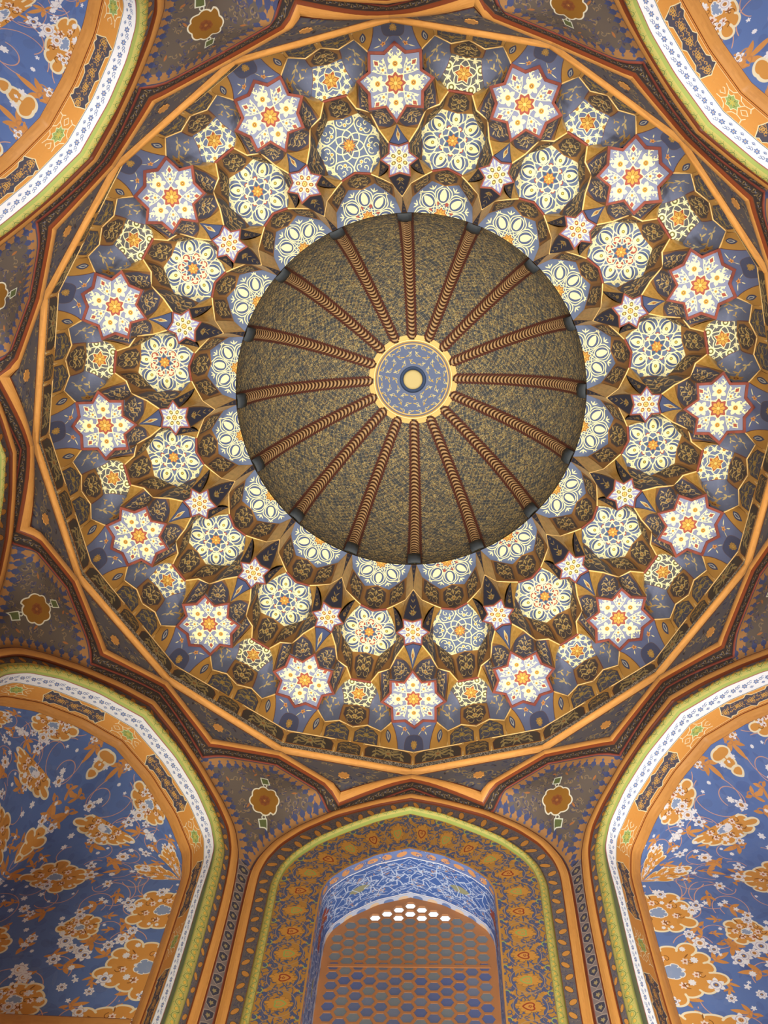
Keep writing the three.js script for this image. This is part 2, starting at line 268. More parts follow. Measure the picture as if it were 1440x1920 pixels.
T.eye = tex(192, 256, (x, w, h) => { ground(x, w, h, '#bd8c3e'); grime(x, w, h, 40, 0.06); leaf(x, w / 2, h * 0.2, PI / 2, h * 0.62, w * 0.34, '#3d4566'); leaf(x, w / 2, h * 0.3, PI / 2, h * 0.42, w * 0.18, '#c9c9b8'); leaf(x, w / 2, h * 0.36, PI / 2, h * 0.3, w * 0.1, '#4a5578'); x.lineWidth = 8; x.strokeStyle = '#76491d'; x.strokeRect(0, 0, w, h); });
T.row2 = cellTex('#cb9a4a', archShape, '#484a5c', '#5c3c22', '#a08a4c', '#c79a3c', 1.1);
T.row1 = cellTex('#c89440', wideShape, '#3c322d', '#5a2d1e', '#a8945c', '#a05a24', 1, 512, 256);
T.row1n = cellTex('#c89440', archShape, '#433a38', '#4a2318', '#a08246', '#c79a3c', 1.1);
T.dome = tex(1024, 1024, (x, w) => {
  ground(x, w, w, '#43474c'); vines(x, w, w, 620, 40, ['#a8945e', '#8e7c4e'], ['#c4ab6c', '#a08a56', '#d2ba7c', '#74543e'], 4);
  vines(x, w, w, 160, 40, ['#bfa86c'], ['#40475a', '#394054', '#543a2c'], 3);
  for (let i = -12; i < 24; i++) for (const q of [1, -1]) { x.beginPath(); x.moveTo(i * 85.33, 0); x.lineTo(i * 85.33 + q * 1024, 1024); stroke(x, 'rgba(205,186,130,0.7)', 4); }
});
T.medal = tex(768, 768, (x, w) => {
  const c = w / 2; ground(x, w, w, '#66759a');
  for (let ring = 0; ring < 3; ring++) { const n = 12 + ring * 6, R = w * (0.22 + ring * 0.095); for (let i = 0; i < n; i++) { const a = i * 2 * PI / n + ring, X = c + Math.cos(a) * R, Y = c + Math.sin(a) * R, s = i % 2 ? 1 : -1; curl(x, X, Y, w * 0.035, a, s, '#d8cb92', 5); leaf(x, X, Y, a + s * 0.8, w * 0.06, w * 0.017, i % 3 ? '#dccf95' : '#c9a24a'); leaf(x, X, Y, a - s * 2, w * 0.05, w * 0.015, '#d3b45e'); } }
});
T.speck = tex(512, 64, (x, w, h) => { ground(x, w, h, '#b4afa6'); for (let i = 0; i < 500; i++) { x.fillStyle = ['#1f1c1a', '#2d2c33', '#d9d5ca', '#6b6256'][i % 4]; x.beginPath(); x.ellipse(rnd() * w, rnd() * h, 2 + rnd() * 6, 2 + rnd() * 4, rnd() * 3, 0, 7); x.fill(); } });
T.greenBand = tex(512, 128, (x, w, h) => {
  ground(x, w, h, '#c2b866'); for (let i = 0; i < 8; i++) { const X = (i + 0.5) * w / 8, s = i % 2 ? 1 : -1; x.beginPath(); x.moveTo(X - w / 16, h / 2); x.bezierCurveTo(X - 20, h / 2 - s * 44, X + 20, h / 2 - s * 44, X + w / 16, h / 2); stroke(x, '#5f7a3c', 6); disc(x, X, h / 2 + s * 4, 17, '#dcb44c'); x.beginPath(); x.arc(X, h / 2 + s * 4, 19, 0, 7); stroke(x, '#7f9a52', 4); for (const q of [-1, 1]) { leaf(x, X + q * 20, h / 2 + s * 26, q * 0.6, 26 * q, 8, '#8fae5c'); leaf(x, X, h / 2 - s * 40, q, 18, 5, '#6a8a45'); } }
  x.fillStyle = '#9fae5a'; x.fillRect(0, 0, w, 7); x.fillRect(0, h - 7, w, 7);
});
T.whiteBand = tex(512, 128, (x, w, h) => {
  ground(x, w, h, '#eef0f4'); for (let i = 0; i < 6; i++) { const X = (i + 0.5) * w / 6; flower(x, X, h / 2, 20, 6, '#6b7fae', '#eef0f4'); for (const q of [-1, 1]) { curl(x, X + q * 34, h / 2 - 14, 14, q, q, '#7488b4', 5); leaf(x, X + q * 28, h / 2 + 22, q * 0.8, 24 * q, 7, '#8396bf'); disc(x, X + q * 40, h * 0.68, 4, '#54699a'); } }
  x.fillStyle = '#a5535a'; x.fillRect(0, 0, w, 8); x.fillStyle = '#6b7a90'; x.fillRect(0, h - 5, w, 5);
});
T.leafBand = tex(256, 128, (x, w, h) => {
  ground(x, w, h, '#675f5e'); vines(x, w, h, 60, 20, ['#4c4f6a'], ['#454b68', '#8a7a6c', '#3f3c46'], 3);
  for (const X of [64, 192]) { x.beginPath(); x.ellipse(X, h / 2 + (X > 100 ? 10 : -10), 26, 44, X > 100 ? 0.6 : -0.6 + PI * 0, 0, 7); x.fillStyle = '#c78a3e'; x.fill(); stroke(x, '#4a3524', 4); }
  x.fillStyle = '#8a5a38'; x.fillRect(0, 0, w, 6); x.fillRect(0, h - 6, w, 6);
});
T.darkBand = tex(512, 128, (x, w, h) => { ground(x, w, h, '#38302f'); for (let i = 0; i < 8; i++) { const X = (i + 0.5) * w / 8, s = i % 2 ? 1 : -1; curl(x, X, h / 2, 32, s, s, '#7d6a48', 7); leaf(x, X + 14, h / 2 - s * 20, s * 0.6, 44, 13, '#8d7446'); leaf(x, X - 12, h / 2 + s * 18, PI + s * 0.5, 40, 12, '#6c6f80'); leaf(x, X, h / 2, s * 1.2, 40, 10, '#9a8050'); } x.fillStyle = '#7a4a2a'; x.fillRect(0, 0, w, 9); x.fillRect(0, h - 9, w, 9); });
T.hexBand = tex(128, 128, (x, w, h) => { ground(x, w, h, '#7c6f6c'); starPath(x, w / 2, h / 2, 56, 49, 6, PI / 2); x.fillStyle = '#3e3d4c'; x.fill(); stroke(x, '#a39384', 8); starPath(x, w / 2, h / 2, 26, 15, 5, 0.3); x.fillStyle = '#9a8a62'; x.fill(); x.fillStyle = '#8c4a38'; x.fillRect(0, 0, 9, h); x.fillRect(w - 9, 0, 9, h); });
T.orange = tex(256, 256, (x, w) => { ground(x, w, w, '#d3954c'); for (let i = 0; i < 200; i++) { x.fillStyle = `rgba(${rnd() < 0.5 ? '120,60,10' : '255,200,120'},0.05)`; x.fillRect(rnd() * w, rnd() * w, 8 + rnd() * 60, 2 + rnd() * 8); } });
T.orangeEdge = tex(64, 128, (x, w, h) => { ground(x, w, h, '#d3954c'); for (let i = 0; i < 60; i++) { x.fillStyle = `rgba(${rnd() < 0.5 ? '120,60,10' : '255,200,120'},0.07)`; x.fillRect(rnd() * w, rnd() * h, 3 + rnd() * 20, 2 + rnd() * 12); } x.fillStyle = '#7c3a1c'; x.fillRect(0, 0, w, 14); x.fillRect(0, h - 12, w, 12); x.fillStyle = '#e9b468'; x.fillRect(0, 18, w, 5); });
// soffit of the corner niches: v across (0..1), u along; one repeat = 1.3 m
T.soffit = tex(1536, 384, (x, w, h) => {
  ground(x, w, h, '#dc9a48'); grime(x, w, h, 80, 0.04);
  x.fillStyle = '#8f4420'; x.fillRect(0, 14, w, 8); x.fillStyle = '#f0e2b0'; x.fillRect(0, 30, w, 6); x.fillRect(0, h - 8, w, 8);
  const H = h * 0.74, cy = h / 2 + 8, x0 = 0.13 * w, x1 = 0.63 * w;                     // long cartouche
  const cart = (g) => { x.beginPath(); const p = [[x0, cy - H * 0.22], [x0 + 30, cy - H * 0.5 - 26], [x0 + 60, cy - H * 0.46], [x0 + 110, cy - H * 0.55], [x0 + 150, cy - H * 0.38], [(x0 + x1) / 2 - 50, cy - H * 0.38], [(x0 + x1) / 2, cy - H * 0.56], [(x0 + x1) / 2 + 50, cy - H * 0.38], [x1 - 150, cy - H * 0.38], [x1 - 110, cy - H * 0.55], [x1 - 60, cy - H * 0.46], [x1 - 30, cy - H * 0.5 - 26], [x1, cy - H * 0.22], [x1 + 24, cy]]; const q = p.slice(0, -1).reverse().map(([a, b]) => [a, 2 * cy - b]); [...p, ...q, [x0 - 24, cy]].forEach(([a, b], i) => x[i ? 'lineTo' : 'moveTo'](a, b)); x.closePath(); };
  cart(); stroke(x, '#f1e3b4', 22); cart(); x.fillStyle = '#4c4a58'; x.fill(); x.save(); x.clip();
  for (let i = 0; i < 13; i++) { const X = lerp(x0, x1, (i + 0.5) / 13); for (const s of [-1, 1]) { curl(x, X, cy + s * 38, 30, i, s, '#d0a052', 7); leaf(x, X, cy + s * 20, s * (0.7 + i), 42, 12, '#c79a52'); leaf(x, X, cy + s * 70, i, 36, 11, '#b98f58'); } if (i % 3 === 0) { x.strokeStyle = '#dba94f'; x.lineWidth = 8; x.strokeRect(X - 34, cy - 34, 68, 68); flower(x, X, cy, 26, 6, '#dbab55', '#6a3a1c'); } }
  x.restore();
  const sx = 0.88 * w;                                                                    // green star with white knotwork
  for (const s of [-1, 1]) { x.save(); x.translate(sx + s * 165, cy); x.rotate(PI / 4); x.strokeStyle = '#f3e8c2'; x.lineWidth = 9; x.strokeRect(-34, -34, 68, 68); x.restore(); for (const q of [-1, 1]) { x.beginPath(); x.moveTo(sx + s * 95, cy + q * 40); x.lineTo(sx + s * 120, cy + q * 90); x.lineTo(sx + s * 60, cy + q * 110); x.lineTo(sx + s * 30, cy + q * 160); x.moveTo(sx + s * 120, cy + q * 90); x.lineTo(sx + s * 190, cy + q * 110); x.lineTo(sx + s * 215, cy + q * 60); x.moveTo(sx + s * 190, cy + q * 110); x.lineTo(sx + s * 200, cy + q * 165); stroke(x, '#f3e8c2', 11); } }
  starPath(x, sx, cy, 104, 74, 8, PI / 8); x.fillStyle = '#9cb46a'; x.fill(); stroke(x, '#e9efc0', 9); for (let i = 0; i < 8; i++) { const a = i * PI / 4; curl(x, sx + Math.cos(a) * 42, cy + Math.sin(a) * 42, 20, a, i % 2 ? 1 : -1, '#7a8238', 6); leaf(x, sx, cy, a, 56, 10, '#d6c14f'); }
});
T.red = tex(64, 64, (x, w) => { ground(x, w, w, '#87402f'); for (let i = 0; i < 40; i++) { x.fillStyle = 'rgba(60,20,15,0.12)'; x.fillRect(rnd() * w, rnd() * w, 12, 6); } });
// corner-niche paintings: blue ground, white flowers, ochre cloud panels with cream outlines; 2.6 m square
function cloud(x, cx, cy, rx, ry, n, a0, fill, edge, lw) { const P = (a, k) => [cx + Math.cos(a) * rx * k, cy + Math.sin(a) * ry * k], st = 2 * PI / n; x.beginPath(); x.moveTo(...P(a0, 0.78)); for (let i = 0; i < n; i++) { const a = a0 + i * st, big = i % 3 === 0 ? 1.34 : i % 3 === 1 ? 1.16 : 1.02; x.bezierCurveTo(...P(a - st * 0.1, big), ...P(a + st * 1.1, big), ...P(a + st, 0.78)); } x.closePath(); x.fillStyle = fill; x.fill(); stroke(x, edge, lw); }
T.niche = tex(2048, 2048, (x, w) => {
  ground(x, w, w, '#5f7bb4'); for (let i = 0; i < 500; i++) { x.fillStyle = `rgba(${rnd() < 0.5 ? '40,45,90' : '120,140,190'},0.10)`; x.beginPath(); x.ellipse(rnd() * w, rnd() * w, 10 + rnd() * 60, 8 + rnd() * 40, rnd() * 3, 0, 7); x.fill(); }
  for (let i = 0; i < 80; i++) { const X = rnd() * w, Y = rnd() * w, r = 60 + rnd() * 110; x.beginPath(); x.arc(X, Y, r, rnd() * 6, rnd() * 6 + 2.6); stroke(x, '#d9a487', 6); }
  for (let i = 0; i < 105; i++) { const X = rnd() * w, Y = rnd() * w, a = rnd() * 7, L = 60 + rnd() * 95; leaf(x, X, Y, a, L, L * 0.26, '#d9974f'); leaf(x, X, Y, a + 0.8, L * 0.7, L * 0.22, '#d2904a'); leaf(x, X, Y, a - 0.9, L * 0.6, L * 0.22, '#d9974f'); leaf(x, X, Y, a + PI, L * 0.5, L * 0.2, '#d2904a'); curl(x, X, Y, L * 0.3, a + 3, 1, '#c98a52', 8); }
  const O = '#da9a48', E = '#f2e7c4';
  for (const [cx, cy, rx, ry, n] of [[80, 330, 300, 210, 14], [60, 900, 250, 190, 12], [40, 1420, 300, 230, 14], [120, 1900, 280, 170, 12], [980, 560, 240, 150, 12], [1500, 300, 200, 170, 12], [1900, 700, 260, 200, 14], [1240, 1240, 190, 130, 10], [1960, 1300, 220, 210, 12], [1560, 1780, 250, 150, 12], [800, 1720, 210, 130, 10], [900, 60, 260, 110, 12], [620, 1080, 150, 110, 10], [1720, 1020, 140, 100, 10]]) {
    cloud(x, cx, cy, rx, ry, n, cx, O, E, 15);
    for (let k = 0; k < 6; k++) { const a = k * 1.05 + cx, X = cx + Math.cos(a) * rx * 0.5, Y = cy + Math.sin(a) * ry * 0.5; flower(x, X, Y, 20 + rnd() * 12, 6, '#f2ded0', '#c2694c', a); curl(x, X + 30, Y, 26, a, 1, '#7c4a1c', 5); leaf(x, X, Y - 26, a, 50, 10, '#8a551f'); }
    cloud(x, cx, cy, rx * 0.25, ry * 0.28, 8, 0, '#8fa3c4', '#f1efe6', 7);
  }
  for (let i = 0; i < 230; i++) { const X = rnd() * w, Y = rnd() * w, r = i < 70 ? 34 + rnd() * 24 : 12 + rnd() * 14, n = 5 + Math.floor(rnd() * 4); flower(x, X, Y, r, n, '#eeeef0', r > 30 ? (rnd() < 0.5 ? '#d9a26a' : '#8b93b5') : null, rnd() * 3); if (r > 30) { x.beginPath(); x.arc(X, Y, r * 0.6, 0, 7); stroke(x, 'rgba(120,80,110,0.5)', 3); } }
  grime(x, w, w, 160, 0.05);
});
T.reveal = tex(1024, 512, (x, w, h) => {             // u along the arch (mirrored about the apex), v towards the lattice
  ground(x, w, h, '#4668ad'); vines(x, w, h, 420, 28, ['#aebfe0'], ['#b4c4e2', '#cdd8ea', '#8ba6d6', '#b98d74'], 3);
  for (let i = 0; i < 9; i++) { const X = (i + 0.5) * w / 9; starPath(x, X, h * 0.5, 92, 60, 6, i); stroke(x, '#c9d6ec', 5); starPath(x, X, h * 0.5, 150, 118, 7, i * 0.5); stroke(x, '#c9d6ec', 4); if (i % 4 === 2) { leaf(x, X - 50, h * 0.5, 0, 100, 60, '#9a9a78'); } if (i === 0 || i === 8) flower(x, X, h * 0.5, 60, 7, '#a04a3a', '#c9803c'); }
  x.fillStyle = '#7184b8'; x.fillRect(0, 0, w, h * 0.17); for (let i = 0; i < 16; i++) { x.beginPath(); x.ellipse((i + 0.5) * w / 16, h * 0.085, 20, 26, i, 0, 7); x.fillStyle = '#d99a62'; x.fill(); } vines(x, w, h * 0.17, 60, 18, ['#4a5f9a'], ['#3f5796', '#e1cdb6'], 3);
  x.fillStyle = '#f1f4f8'; x.fillRect(0, h * 0.165, w, 8); x.fillRect(0, h * 0.84, w, 8); x.fillStyle = '#c6d4ee'; x.fillRect(0, h * 0.86, w, h * 0.14); for (let i = 0; i < 16; i++) disc(x, (i + 0.5) * w / 16, h * 0.93, 22, i % 2 ? '#e6cfae' : '#6f8cc4');
});
// field round the latticed window: v across (0 inner .. 1 outer), u along; one repeat = 0.56 m
T.frame = tex(896, 640, (x, w, h) => {
  ground(x, w, h, '#b07f38'); vines(x, w, h, 70, 90, [C.deep], ['#4b5674', '#48547a', '#5a5f74'], 12);
  for (let i = 0; i < 2; i++) for (const s of [-1, 1]) { const X = (i + 0.5) * w / 2; x.beginPath(); x.moveTo(X - w / 4, h * 0.5 + s * h * 0.44); x.bezierCurveTo(X - w / 8, h * 0.5 + s * 90, X - 60, h * 0.5 + s * h * 0.34, X, h * 0.5 + s * h * 0.34); x.bezierCurveTo(X + 60, h * 0.5 + s * h * 0.34, X + w / 8, h * 0.5 + s * 90, X + w / 4, h * 0.5 + s * h * 0.44); stroke(x, '#4d567a', 46); x.beginPath(); x.arc(X, h / 2, h * 0.34, 0, 7); stroke(x, '#a88a68', 9); }
  for (let i = 0; i < 2; i++) { const X = (i + 0.5) * w / 2, c = i ? '#93a755' : '#8f3a22'; cloud(x, X, h / 2, 105, 170, 12, 0, '#c38b3c', '#7c5a2c', 5); x.beginPath(); x.moveTo(X, h * 0.5 + 96); x.bezierCurveTo(X + 90, h * 0.5 + 30, X + 66, h * 0.5 - 84, X, h * 0.5 - 36); x.bezierCurveTo(X - 66, h * 0.5 - 84, X - 90, h * 0.5 + 30, X, h * 0.5 + 96); x.fillStyle = '#c98f42'; x.fill(); stroke(x, c, 20); flower(x, X, h / 2 + 4, 26, 5, c, '#d9a24a'); }
  for (let i = 0; i < 3; i++) for (const s of [0, 1]) { const X = i * w / 2; x.beginPath(); x.arc(X, s ? h - 40 : 40, 42, 0.5, 4.8); stroke(x, '#98ad58', 14); flower(x, X, s ? h - 110 : 110, 30, 5, '#c58b3d', null); }
  x.fillStyle = '#b98743'; x.fillRect(0, 0, w, 12); x.fillRect(0, h - 26, w, 26);
});
const plaster = (o) => new THREE.MeshStandardMaterial({ roughness: 0.72, side: THREE.DoubleSide, ...o });
const painted = (map, o) => plaster({ map, ...o });
const M = {
  gold: new THREE.MeshStandardMaterial({ map: T.gold, metalness: 0.2, roughness: 0.4, side: THREE.DoubleSide }),
  lip: new THREE.MeshStandardMaterial({ color: '#e6c079', metalness: 0.2, roughness: 0.38 }),
  redLip: plaster({ map: T.red }), red: plaster({ map: T.red }),
  orange: painted(T.orange, { roughness: 0.55 }), orangeEdge: painted(T.orangeEdge, { roughness: 0.5 }),
  shell: plaster({ color: '#6b5a45' }), soffitBack: plaster({ color: '#5a4038' }),
};
for (const k of ['hex', 'hexBlue', 'side', 'facetDark', 'facetBlue', 'drop', 'spike', 'rowBlue', 'eye', 'row2', 'row1', 'row1n', 'dome', 'medal', 'speck', 'greenBand', 'whiteBand', 'leafBand', 'darkBand', 'hexBand', 'soffit', 'niche', 'reveal', 'frame']) M[k] = painted(T[k]);
M.star = T.star.map((t) => painted(t)); M.round = T.round.map((t) => painted(t)); M.pent = T.pent.map((t) => painted(t)); M.six = T.six.map((t) => painted(t)); M.half = T.half.map((t) => painted(t));

// ------------------------------------------------------------------ clock words that tell the sixteen places of a ring apart
const HOUR = ['twelve', 'one', 'two', 'three', 'four', 'five', 'six', 'seven', 'eight', 'nine', 'ten', 'eleven'];
function clock(k) { let h = (6 - 0.75 * k) % 12; if (h < 0) h += 12; const q = Math.round((h % 1) * 4), H = Math.floor(h + 1e-6); return q === 0 ? HOUR[H] + " o'clock" : q === 1 ? 'quarter past ' + HOUR[H] : q === 2 ? 'half past ' + HOUR[H] : 'quarter to ' + HOUR[(H + 1) % 12]; }
const clockGap = (k) => { const s = (i) => clock(i).replace(" o'clock", ''); return `between ${s(k + 1)} and ${s(k)}`; };

// ------------------------------------------------------------------ the octagon of walls: u runs along it, h above the eye
const AX = 1.53, DG = 1.747, OCT = AX + DG, FLOOR_H = -EYE;
const S2 = Math.SQRT1_2, D_AX = 4, D_DG = (1.53 + 4) * S2;
function octXZ(u) {
  const q = Math.round(u / (2 * OCT)), v = u - q * 2 * OCT, s = Math.sign(v) || 1, d = Math.max(0, Math.abs(v) - AX);
  const x = d ? s * (1.53 + d * S2) : v, z = d ? -(4 - d * S2) : -4, f = q * PI / 2;
  return [x * Math.cos(f) - z * Math.sin(f), x * Math.sin(f) + z * Math.cos(f)];
}
const GON = (k) => (((k % 4) + 4) % 4 === 2 ? 3.95 : 4.0);          // ring corner radii, by 22.5 degree steps
function gonR(deg) {
  const k = Math.floor(deg / STEP + 1e-9), a = k * STEP * D2R, b = (k + 1) * STEP * D2R, p = deg * D2R, A = GON(k), B = GON(k + 1);
  const ax = A * Math.sin(a), ay = A * Math.cos(a), bx = B * Math.sin(b), by = B * Math.cos(b), dx = bx - ax, dy = by - ay;
  return (ax * dy - ay * dx) / (Math.sin(p) * dy - Math.cos(p) * dx);
}
const angleOf = (u) => { const [x, z] = octXZ(u); return Math.atan2(x, -z) / D2R; };
const PRO = {                                        // half profiles, apex first
  reveal: [[0, 7.667], [0.33, 7.555], [0.6, 7.365], [0.755, 7.19], [0.812, 7.03], [0.818, 6.75], [0.787, 5.48], [0.775, FLOOR_H]],
  yellowA: [[0, 8.31], [0.36, 8.17], [0.7, 7.955], [0.95, 7.765], [1.15, 7.525], [1.24, 7.335], [1.28, 7.11], [1.27, 6.85], [1.22, 5.48], [1.2, FLOOR_H]],
  orangeA: [[0, 8.571], [0.372, 8.453], [0.82, 8.246], [1.16, 7.975], [1.36, 7.73], [1.465, 7.48], [1.503, 7.25], [1.492, 6.95], [1.41, 5.48], [1.39, FLOOR_H]],
  soffit: [[0, 8.02], [0.445, 7.895], [0.88, 7.65], [1.185, 7.36], [1.275, 7.08], [1.32, 6.4], [1.37, 5.5], [1.385, FLOOR_H]],
  yellowD: [[0, 8.18], [0.54, 8.0], [0.92, 7.77], [1.19, 7.51], [1.34, 7.25], [1.385, 6.95], [1.43, 6.3], [1.48, 5.5], [1.5, FLOOR_H]],
  orangeD: [[0, 8.42], [0.39, 8.28], [0.8, 8.06], [1.16, 7.81], [1.38, 7.6], [1.5, 7.34], [1.57, 6.9], [1.6, 6.5], [1.645, 5.39], [1.66, FLOOR_H]],
};
const NP = 84;
function profile(half) {                             // dense, from floor over the apex to floor
  const d = resample(half.map(([x, y]) => new THREE.Vector3(x, y, 0)), 600), i0 = d.findIndex((p) => p.y <= 7.0);
  const h = [...resample(d.slice(0, i0 + 1), 48), ...resample(d.slice(i0), NP - 48).slice(1)];
  // soften the corners of the traced half, keeping apex and foot
  for (let it = 0; it < 3; it++) { const c = h.map((p) => p.clone()); for (let i = 1; i < NP; i++) h[i].copy(c[i - 1]).add(c[i + 1]).multiplyScalar(0.25).addScaledVector(c[i], 0.5); }
  return [...h.slice(1).reverse().map((p) => [-p.x, p.y]), ...h.map((p) => [p.x, p.y])];
}
function offset(P, d) {
  return P.map((p, i) => {
    const a = P[Math.max(0, i - 1)], b = P[Math.min(P.length - 1, i + 1)];
    const n1 = i ? norm(a, p) : norm(p, b), n2 = i < P.length - 1 ? norm(p, b) : n1, m = [n1[0] + n2[0], n1[1] + n2[1]], L = Math.hypot(...m) / 2 || 1, k = d / (L * L * 2);
    return [p[0] + m[0] * k, p[1] + m[1] * k];
  });
}
function norm(a, b) { const x = b[0] - a[0], y = b[1] - a[1], L = Math.hypot(x, y) || 1; return [-y / L, x / L]; }
const PF = {}; for (const k in PRO) PF[k] = profile(PRO[k]);
const OAout = offset(PF.orangeA, 0.05), ODout = offset(PF.orangeD, 0.05);
function heightAt(P, e) { e = Math.abs(e); for (let i = NP; i < P.length - 1; i++) if (P[i + 1][0] >= e && P[i + 1][1] > 6.5) { const t = (e - P[i][0]) / (P[i + 1][0] - P[i][0] || 1); return lerp(P[i][1], P[i + 1][1], Math.max(0, t)); } return -9; }
function edgeAt(P, h) { for (let i = NP; i < P.length - 1; i++) if (P[i + 1][1] <= h) { const t = (P[i][1] - h) / (P[i][1] - P[i + 1][1] || 1); return lerp(P[i][0], P[i + 1][0], Math.max(0, t)); } return P[P.length - 1][0]; }
const STRIP_TOP = 7.22;
function archTop(u) { const v = Math.abs(u - Math.round(u / (2 * OCT)) * 2 * OCT); return Math.max(STRIP_TOP, heightAt(OAout, v), heightAt(ODout, OCT - v)); }
const ZIG_HI = 8.97, ZIG_LO = 8.44;
function zig(u) { const d = ((angleOf(u) % STEP) + STEP) % STEP / STEP, t = Math.abs(d - 0.5) * 2; return lerp(ZIG_LO, ZIG_HI, t); }
function W(u, h, out = 0) {                          // a point on the wall; above the arches it leans to the sixteen-sided ring
  const [x, z] = octXZ(u), r0 = Math.hypot(x, z), a = Math.atan2(x, -z), ha = archTop(u);
  const r = lerp(r0, gonR(a / D2R), smooth(ha, Math.max(ha + 0.3, 8.4), h)) - out;
  return new THREE.Vector3(r * Math.sin(a), h + EYE, -r * Math.cos(a));
}
// band between two polylines of one length in (u, h); proud of the wall, with returns at both edges
function band(A, B, u0, proud, period, across = 1, roll = 0) {
  const len = [0]; const mid = A.map((p, i) => [(p[0] + B[i][0]) / 2, (p[1] + B[i][1]) / 2]);
  for (let i = 1; i < mid.length; i++) len.push(len[i - 1] + Math.hypot(mid[i][0] - mid[i - 1][0], mid[i][1] - mid[i - 1][1]));
  const half = len[len.length - 1] / 2, rows = [], vs = [], put = (t, o) => { vs.push(t); rows.push(A.map((p, i) => W(u0 + lerp(p[0], B[i][0], t), lerp(p[1], B[i][1], t), o))); };
  if (proud > 0) put(0, 0);
  for (let i = 0; i <= across; i++) { const t = i / across; put(t, proud + roll * Math.sin(t * PI)); }
  if (proud > 0) put(1, 0);
  return gridGeo(rows, (i, j) => [(len[j] - half) / period, vs[i]]);
}

// ------------------------------------------------------------------ floor, and an unseen outer shell added to shut out sky light
const SH = 5.35, TOP = 18.6;
mesh('floor', new THREE.BoxGeometry(2 * SH + 0.6, 0.3, 2 * SH + 0.6).translate(0, -0.15, 0), plaster({ color: '#b9ad98', roughness: 0.6 })).userData.kind = 'structure';
mesh('added_roof_slab', new THREE.BoxGeometry(2 * SH + 0.6, 0.3, 2 * SH + 0.6).translate(0, TOP + 0.15, 0), M.shell).userData.kind = 'structure';  // added slab, unseen, blocks sky light from above
for (const [n, x, z, w, d] of [['north', 0, SH + 0.15, 2 * SH + 0.6, 0.3], ['east', SH + 0.15, 0, 0.3, 2 * SH], ['west', -SH - 0.15, 0, 0.3, 2 * SH]])
  mesh('added_outer_wall_' + n, new THREE.BoxGeometry(w, TOP, d).translate(x, TOP / 2, z), M.shell).userData.kind = 'structure';  // added unseen walls that keep sky light out of the gaps
{ // added outer south wall, a light block with a hole behind the lattice
  const s = new THREE.Shape([[-SH - 0.3, 0], [SH + 0.3, 0], [SH + 0.3, TOP], [-SH - 0.3, TOP]].map((p) => new THREE.Vector2(...p)));
  s.holes.push(new THREE.Path([[-1.6, 6.0], [1.6, 6.0], [1.6, 12.2], [-1.6, 12.2]].map((p) => new THREE.Vector2(...p))));
  mesh('added_outer_wall_south', new THREE.ExtrudeGeometry(s, { depth: 0.3, bevelEnabled: false }).translate(0, 0, -SH - 0.3), M.shell).userData.kind = 'structure';
}

// ------------------------------------------------------------------ the eight arched walls
function wallGroup(name) { const g = new THREE.Group(); g.name = name; g.userData.kind = 'structure'; scene.add(g); return g; }
const south = wallGroup('wall_south'), southEast = wallGroup('wall_southeast');
{
  const Yi = offset(PF.yellowA, -0.036), Yo = offset(PF.yellowA, 0.036), Oi = offset(PF.orangeA, -0.05);
  mesh('arch_field', band(PF.reveal, Yi, 0, 0, 0.54, 4), M.frame, south);
  mesh('green_moulding', band(Yi, Yo, 0, 0.035, 0.42, 5, 0.03), M.greenBand, south);
  mesh('leaf_border', band(Yo, Oi, 0, 0, 0.26, 2), M.leafBand, south);
  mesh('orange_moulding', band(Oi, OAout, 0, 0.03, 0.5, 2, 0.012), M.orangeEdge, south);
  // reveal of the window, 0.6 m deep
  const rows = [], R = PF.reveal, L = [0]; for (let i = 1; i < R.length; i++) L.push(L[i - 1] + Math.hypot(R[i][0] - R[i - 1][0], R[i][1] - R[i - 1][1]));
  for (let k = 0; k <= 5; k++) rows.push(R.map(([e, h]) => new THREE.Vector3(e, h + EYE, -4 - 0.61 * k / 5)));
  mesh('reveal', gridGeo(rows, (i, j) => [0.5 + (L[j] - L[L.length - 1] / 2) / 2.5, 1 - i / 5]), M.reveal, south);
  // strips of little hexagons on the two piers
  for (const s of [-1, 1]) {
    const n = 60, A = [], B = []; for (let i = 0; i <= n; i++) { const h = lerp(FLOOR_H, STRIP_TOP + 0.1, i / n); A.push([s * edgeAt(OAout, h), h]); B.push([s * (2 * OCT - OCT - edgeAt(ODout, h)), h]); }
    const rows2 = [0, 0.5, 1].map((t) => A.map((p, i) => W(lerp(p[0], B[i][0], t), p[1], 0.004)));
    mesh('hexagon_strip', gridGeo(rows2, (i, j, q) => [i / 2, q.y / 0.12]), M.hexBand, south);
  }
}
